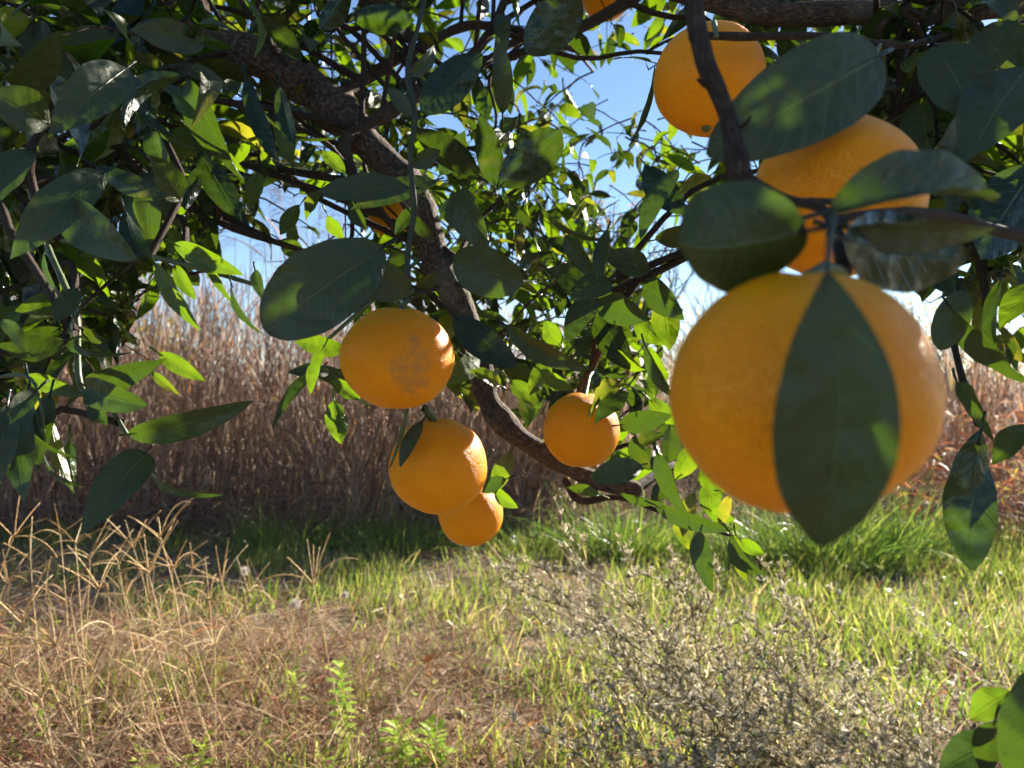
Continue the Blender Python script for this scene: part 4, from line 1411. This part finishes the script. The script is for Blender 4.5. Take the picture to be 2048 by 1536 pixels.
FG = 'dry tan finger-grass stalk with splayed thin spikes in the left patch'
finger_grass(625, 1165, 1.62, 8, 'lone dry finger-grass stalk with widely splayed spikes right of the left patch', .125, lean=.09)
finger_grass(320, 1070, 1.60, 7, 'tallest dry finger-grass head of the left patch, spikes pointing steeply upward', .12, lean=.16)
finger_grass(30, 1065, 1.55, 6, 'dry finger-grass head at the left edge of the picture', .10)
for px, py, d in ((120, 1065, 1.62), (150, 1080, 1.7), (180, 1110, 1.8), (235, 1120, 1.62), (265, 1090, 1.7), (295, 1140, 1.58), (345, 1130, 1.7), (60, 1110, 1.7),
                  (15, 1160, 1.6), (95, 1165, 1.75), (200, 1170, 1.66), (350, 1180, 1.75), (390, 1130, 1.85), (420, 1200, 1.7), (300, 1200, 1.7), (250, 1190, 1.8),
                  (140, 1200, 1.6), (40, 1240, 1.55), (230, 1260, 1.6), (330, 1270, 1.65), (430, 1290, 1.6), (110, 1290, 1.55), (180, 1330, 1.5), (20, 1330, 1.5), (370, 1340, 1.55), (470, 1240, 1.75),
                  (280, 1350, 1.5), (530, 1300, 1.7), (80, 1390, 1.45), (210, 1400, 1.45), (500, 1180, 2.0), (-40, 1150, 1.6), (-60, 1250, 1.55), (440, 1160, 2.0)):
    finger_grass(px, py, d, rng.randint(3, 8), FG, rng.uniform(.05, .13))

# ------------------------------------------------------------------ seeding weed bush, lower right
rng.seed(113)
def weed(base, prim, label, budn, seed, dens=1.0, name='seeding_weed'):
    rr = random.Random(seed)
    base = np.array(base, float)
    th = thing(name, base, label, 'weed')
    sb, bb_, fb = MB(), MB(), MB()

    def bud(p, d):
        L = rr.uniform(.0075, .0135)
        r = rr.uniform(.0010, .0018)
        c = rr.random()
        bb_.tube([p, p + d * L * .35, p + d * L * .8, p + d * L], [r * .5, r, r * .85, r * 1.1], 5, c)
        if rr.random() < .13:
            for _ in range(7):
                u = unit(d + np.array([rr.uniform(-.8, .8), rr.uniform(-.8, .8), rr.uniform(-.8, .8)]))
                fb.tube([p + d * L, p + d * L + u * .006], [.0003, .0002], 3, rr.random(), False)

    def shoot(p, d, L, r, lev):
        n = max(4, int(L / .025))
        pts, dd = [p], d.copy()
        for i in range(n):
            dd = unit(dd + np.array([rr.gauss(0, .10), rr.gauss(0, .10), rr.gauss(.0, .09)]))
            pts.append(pts[-1] + dd * L / n)
        sb.tube(pts, np.linspace(r, r * .5, n + 1), 5 if lev > 1 else 4, rr.random(), False)
        for i in range(1, n + 1):
            if lev > 0 and rr.random() < (.85 if lev == 2 else .7) * dens:
                sd = unit(dd * 1.0 + np.array([rr.uniform(-1, 1), rr.uniform(-1, 1), rr.uniform(-.6, .9)]) * .8)
                shoot(pts[i], sd, L * rr.uniform(.13, .30), r * .6, lev - 1)
            if lev <= 1 or i > n * .5:
                for _ in range(budn):
                    if rr.random() > dens:
                        continue
                    bd = unit(dd * .6 + np.array([rr.uniform(-1, 1), rr.uniform(-1, 1), rr.uniform(-.2, 1)]))
                    bud(pts[i], bd)
        bud(pts[-1], dd)
    for (tx, ty, td, r) in prim:
        T = P(tx, ty, td)
        v = T - base
        L = np.linalg.norm(v)
        shoot(base + np.array([rr.uniform(-.03, .03), rr.uniform(-.03, .03), 0]), unit(v + np.array([0, 0, .04])), L * .93, r, 2)
    sb.build('stems', M['weed_stem'], th, base)
    bb_.build('buds', M['bud'], th, base, kind='stuff')
    if fb.nv:
        fb.build('seed_fluff', M['fluff'], th, base, kind='stuff')


weed((.60, 1.46, 0), [(985, 1235, 1.50, .0020), (910, 1300, 1.45, .0019), (1120, 1250, 1.55, .0020), (1250, 1250, 1.5, .0018), (1060, 1330, 1.4, .0018), (1000, 1440, 1.35, .0017), (1060, 1235, 1.52, .0018), (1190, 1265, 1.6, .0018), (960, 1330, 1.40, .0017), (1150, 1290, 1.46, .0018), (1240, 1330, 1.42, .0017), (1100, 1400, 1.38, .0017)],
     'bushy dry weed full of tiny pale seed buds leaning left at the lower middle', 3, 21, .92)
weed((.82, 1.46, 0), [(1380, 1290, 1.5, .0018), (1480, 1350, 1.45, .0018), (1330, 1380, 1.4, .0017), (1620, 1380, 1.4, .0017), (1200, 1400, 1.36, .0017), (1420, 1330, 1.5, .0017), (1550, 1330, 1.5, .0017), (1300, 1300, 1.55, .0017), (1400, 1430, 1.4, .0016)],
     'bushy dry weed with pale buds right of the leaning one at the bottom', 3, 22, .80)
weed((.95, 1.5, 0), [(1700, 1105, 1.6, .0017), (1590, 1220, 1.55, .0013)], 'tall sparse weed stem rising toward the tip of the large hanging leaf', 1, 23, .38)
weed((1.08, 1.5, 0), [(1830, 1150, 1.6, .0015), (1930, 1200, 1.55, .0013), (1800, 1290, 1.5, .0013)], 'thin twiggy weed at the right edge above the corner leaf', 1, 24, .38)
weed((.80, 1.42, 0), [(1720, 1400, 1.42, .0016), (1850, 1440, 1.4, .0015), (1560, 1440, 1.38, .0015)], 'low dry weed with fluffy seed heads beside the corner leaf', 2, 25)
weed((.38, 1.38, 0), [(1130, 1440, 1.36, .0016), (1080, 1500, 1.32, .0015), (1280, 1460, 1.36, .0016), (1400, 1480, 1.34, .0015)], 'low dry weed at the bottom edge under the leaning bush', 2, 26)


# ------------------------------------------------------------------ fleshy green sprouts
rng.seed(114)
def sprout(px, py, d, h, n, label, leafL=.02):
    base = P(px, py, d)
    base[2] = gz(base[0], base[1])
    th = thing('leafy_sprout', base, label, 'sprout', 'fresh green sprouts in the dry grass')
    b = MB()
    top = base + np.array([rng.uniform(-.02, .02), 0, h])
    sp = spline([base, base * .5 + top * .5 + np.array([.006, 0, 0]), top], 5)
    b.tube(sp, np.linspace(.0022, .0014, len(sp)), 6, .7)
    b.build('stem', M['sprout'], th, base)
    for i in range(n):
        t = .25 + .75 * (i / (n - 1)) ** .8
        q = base + (top - base) * t
        az = i * 2.4
        up = -.1 + 1.0 * max(0, t - .6) * 2
        ld = unit([math.cos(az), math.sin(az), up])
        L = leafL * (1.1 - .5 * max(0, t - .8) * 3) * rng.uniform(.8, 1.15)
        sd = unit(cross(ld, [0, 0, 1]))
        nn = cross(sd, ld)
        b = MB()
        b.ribbon([q, q + ld * L * .3 + nn * .001, q + ld * L * .65 + nn * .001, q + ld * L * .9, q + ld * L - nn * .001], [.0022, L * .26, L * .42, L * .32, .002], sd, rng.random())
        b.build('leaf', M['sprout'], th, base)


sprout(690, 1440, 1.66, .20, 46, 'tall upright green sprout with stacked fleshy leaves in the dry grass', .030)
sprout(805, 1560, 1.58, .10, 34, 'bright green rosette sprout at the bottom edge, left one of the pair', .040)
sprout(878, 1560, 1.57, .095, 34, 'bright green rosette sprout at the bottom edge, right one of the pair', .038)
sprout(640, 1570, 1.56, .06, 14, 'small yellow-green sprout left of the rosette pair at the bottom edge', .022)
sprout(390, 1540, 1.55, .08, 12, 'broad-leaved green sprout at the bottom edge in the straw', .04)
sprout(290, 1560, 1.54, .06, 10, 'low green sprout at the bottom edge below the finger grass', .036)
sprout(590, 1400, 1.9, .08, 12, 'green sprout with long leaves left of the tall upright one', .034)
sprout(90, 1470, 1.66, .09, 10, 'thin green sprout among the straw near the left edge', .026)


# ------------------------------------------------------------------ white seed heads
rng.seed(115)
def seed_head(px, py, d, r, label):
    c = P(px, py, d)
    base = np.array([c[0] + rng.uniform(-.03, .03), d, 0])
    base[2] = gz(base[0], base[1])
    th = thing('seed_head', base, label, 'seed head', 'white fluffy seed heads')
    b = MB()
    b.tube(spline([base, base * .5 + c * .5 + np.array([.008, 0, 0]), c], 4), .0012, 5, .5)
    b.build('stem', M['weed_stem'], th, base)
    b = MB()
    for i in range(150):
        z = 1 - 2 * (i + .5) / 150
        a = i * 2.4
        s = math.sqrt(1 - z * z)
        u = np.array([s * math.cos(a), s * math.sin(a), z])
        e = c + u * r * rng.uniform(.85, 1.05)
        b.tube([c + u * r * .15, e], [.0003, .0004], 3, rng.random(), False)
        for q in range(3):
            w = unit(u + np.array([rng.uniform(-1, 1), rng.uniform(-1, 1), rng.uniform(-1, 1)]) * .9)
            b.tube([e, e + w * r * .3], [.0004, .0002], 3, rng.random(), False)
    b.build('fluff', M['fluff'], th, base, kind='stuff')


seed_head(590, 1208, 2.3, .014, 'white seed head right of the left straw patch, below the lone splayed stalk')
seed_head(490, 1142, 2.7, .014, 'white seed head at the edge of the reed shade, left of the oranges')
seed_head(1425, 1400, 1.42, .017, 'white fluffy seed head in the middle of the dry weed bushes')
seed_head(1745, 1490, 1.5, .013, 'small white seed head at the bottom right beside the corner leaf')
seed_head(690, 1190, 2.4, .010, 'small white seed head behind the lone splayed stalk')

# ------------------------------------------------------------------ fallen leaves
rng.seed(116)
def fallen(px, py, d, L, mat, label, up=.4):
    p = P(px, py, d)
    p[2] = gz(p[0], p[1]) + .03
    az = rng.uniform(0, 6.28)
    ld = unit([math.cos(az), math.sin(az), up])
    b = MB()
    leaf_into(b, p, p + ld * L, L * .42, unit([rng.uniform(-.5, .5), -.6, 1]), fold=.5, arch=.15, twist=.5, wave=.08, nL=10, nW=6, seed=int(px))
    o = b.build('fallen_leaf', M[mat], None, p)
    tag(o, label, 'leaf', 'fallen leaves on the ground')


fallen(862, 1360, 2.05, .09, 'dead_leaf', 'orange withered leaf standing on bare soil left of the dry weed bush', 1.6)
fallen(500, 1420, 1.8, .06, 'brown_leaf', 'curled brown leaf lying in the straw left of the tall sprout', .3)
fallen(690, 1490, 1.7, .06, 'brown_leaf', 'pale brown leaf lying just below the tall upright sprout', .3)
fallen(940, 1480, 1.75, .06, 'brown_leaf', 'brown leaf on the bare soil near the bottom middle', .2)
fallen(270, 1295, 2.2, .05, 'dead_leaf', 'small reddish leaf caught in the straw of the left patch', .5)
fallen(1180, 1170, 3.0, .06, 'brown_leaf', 'brown leaf in the green grass behind the leaning weed bush', .4)
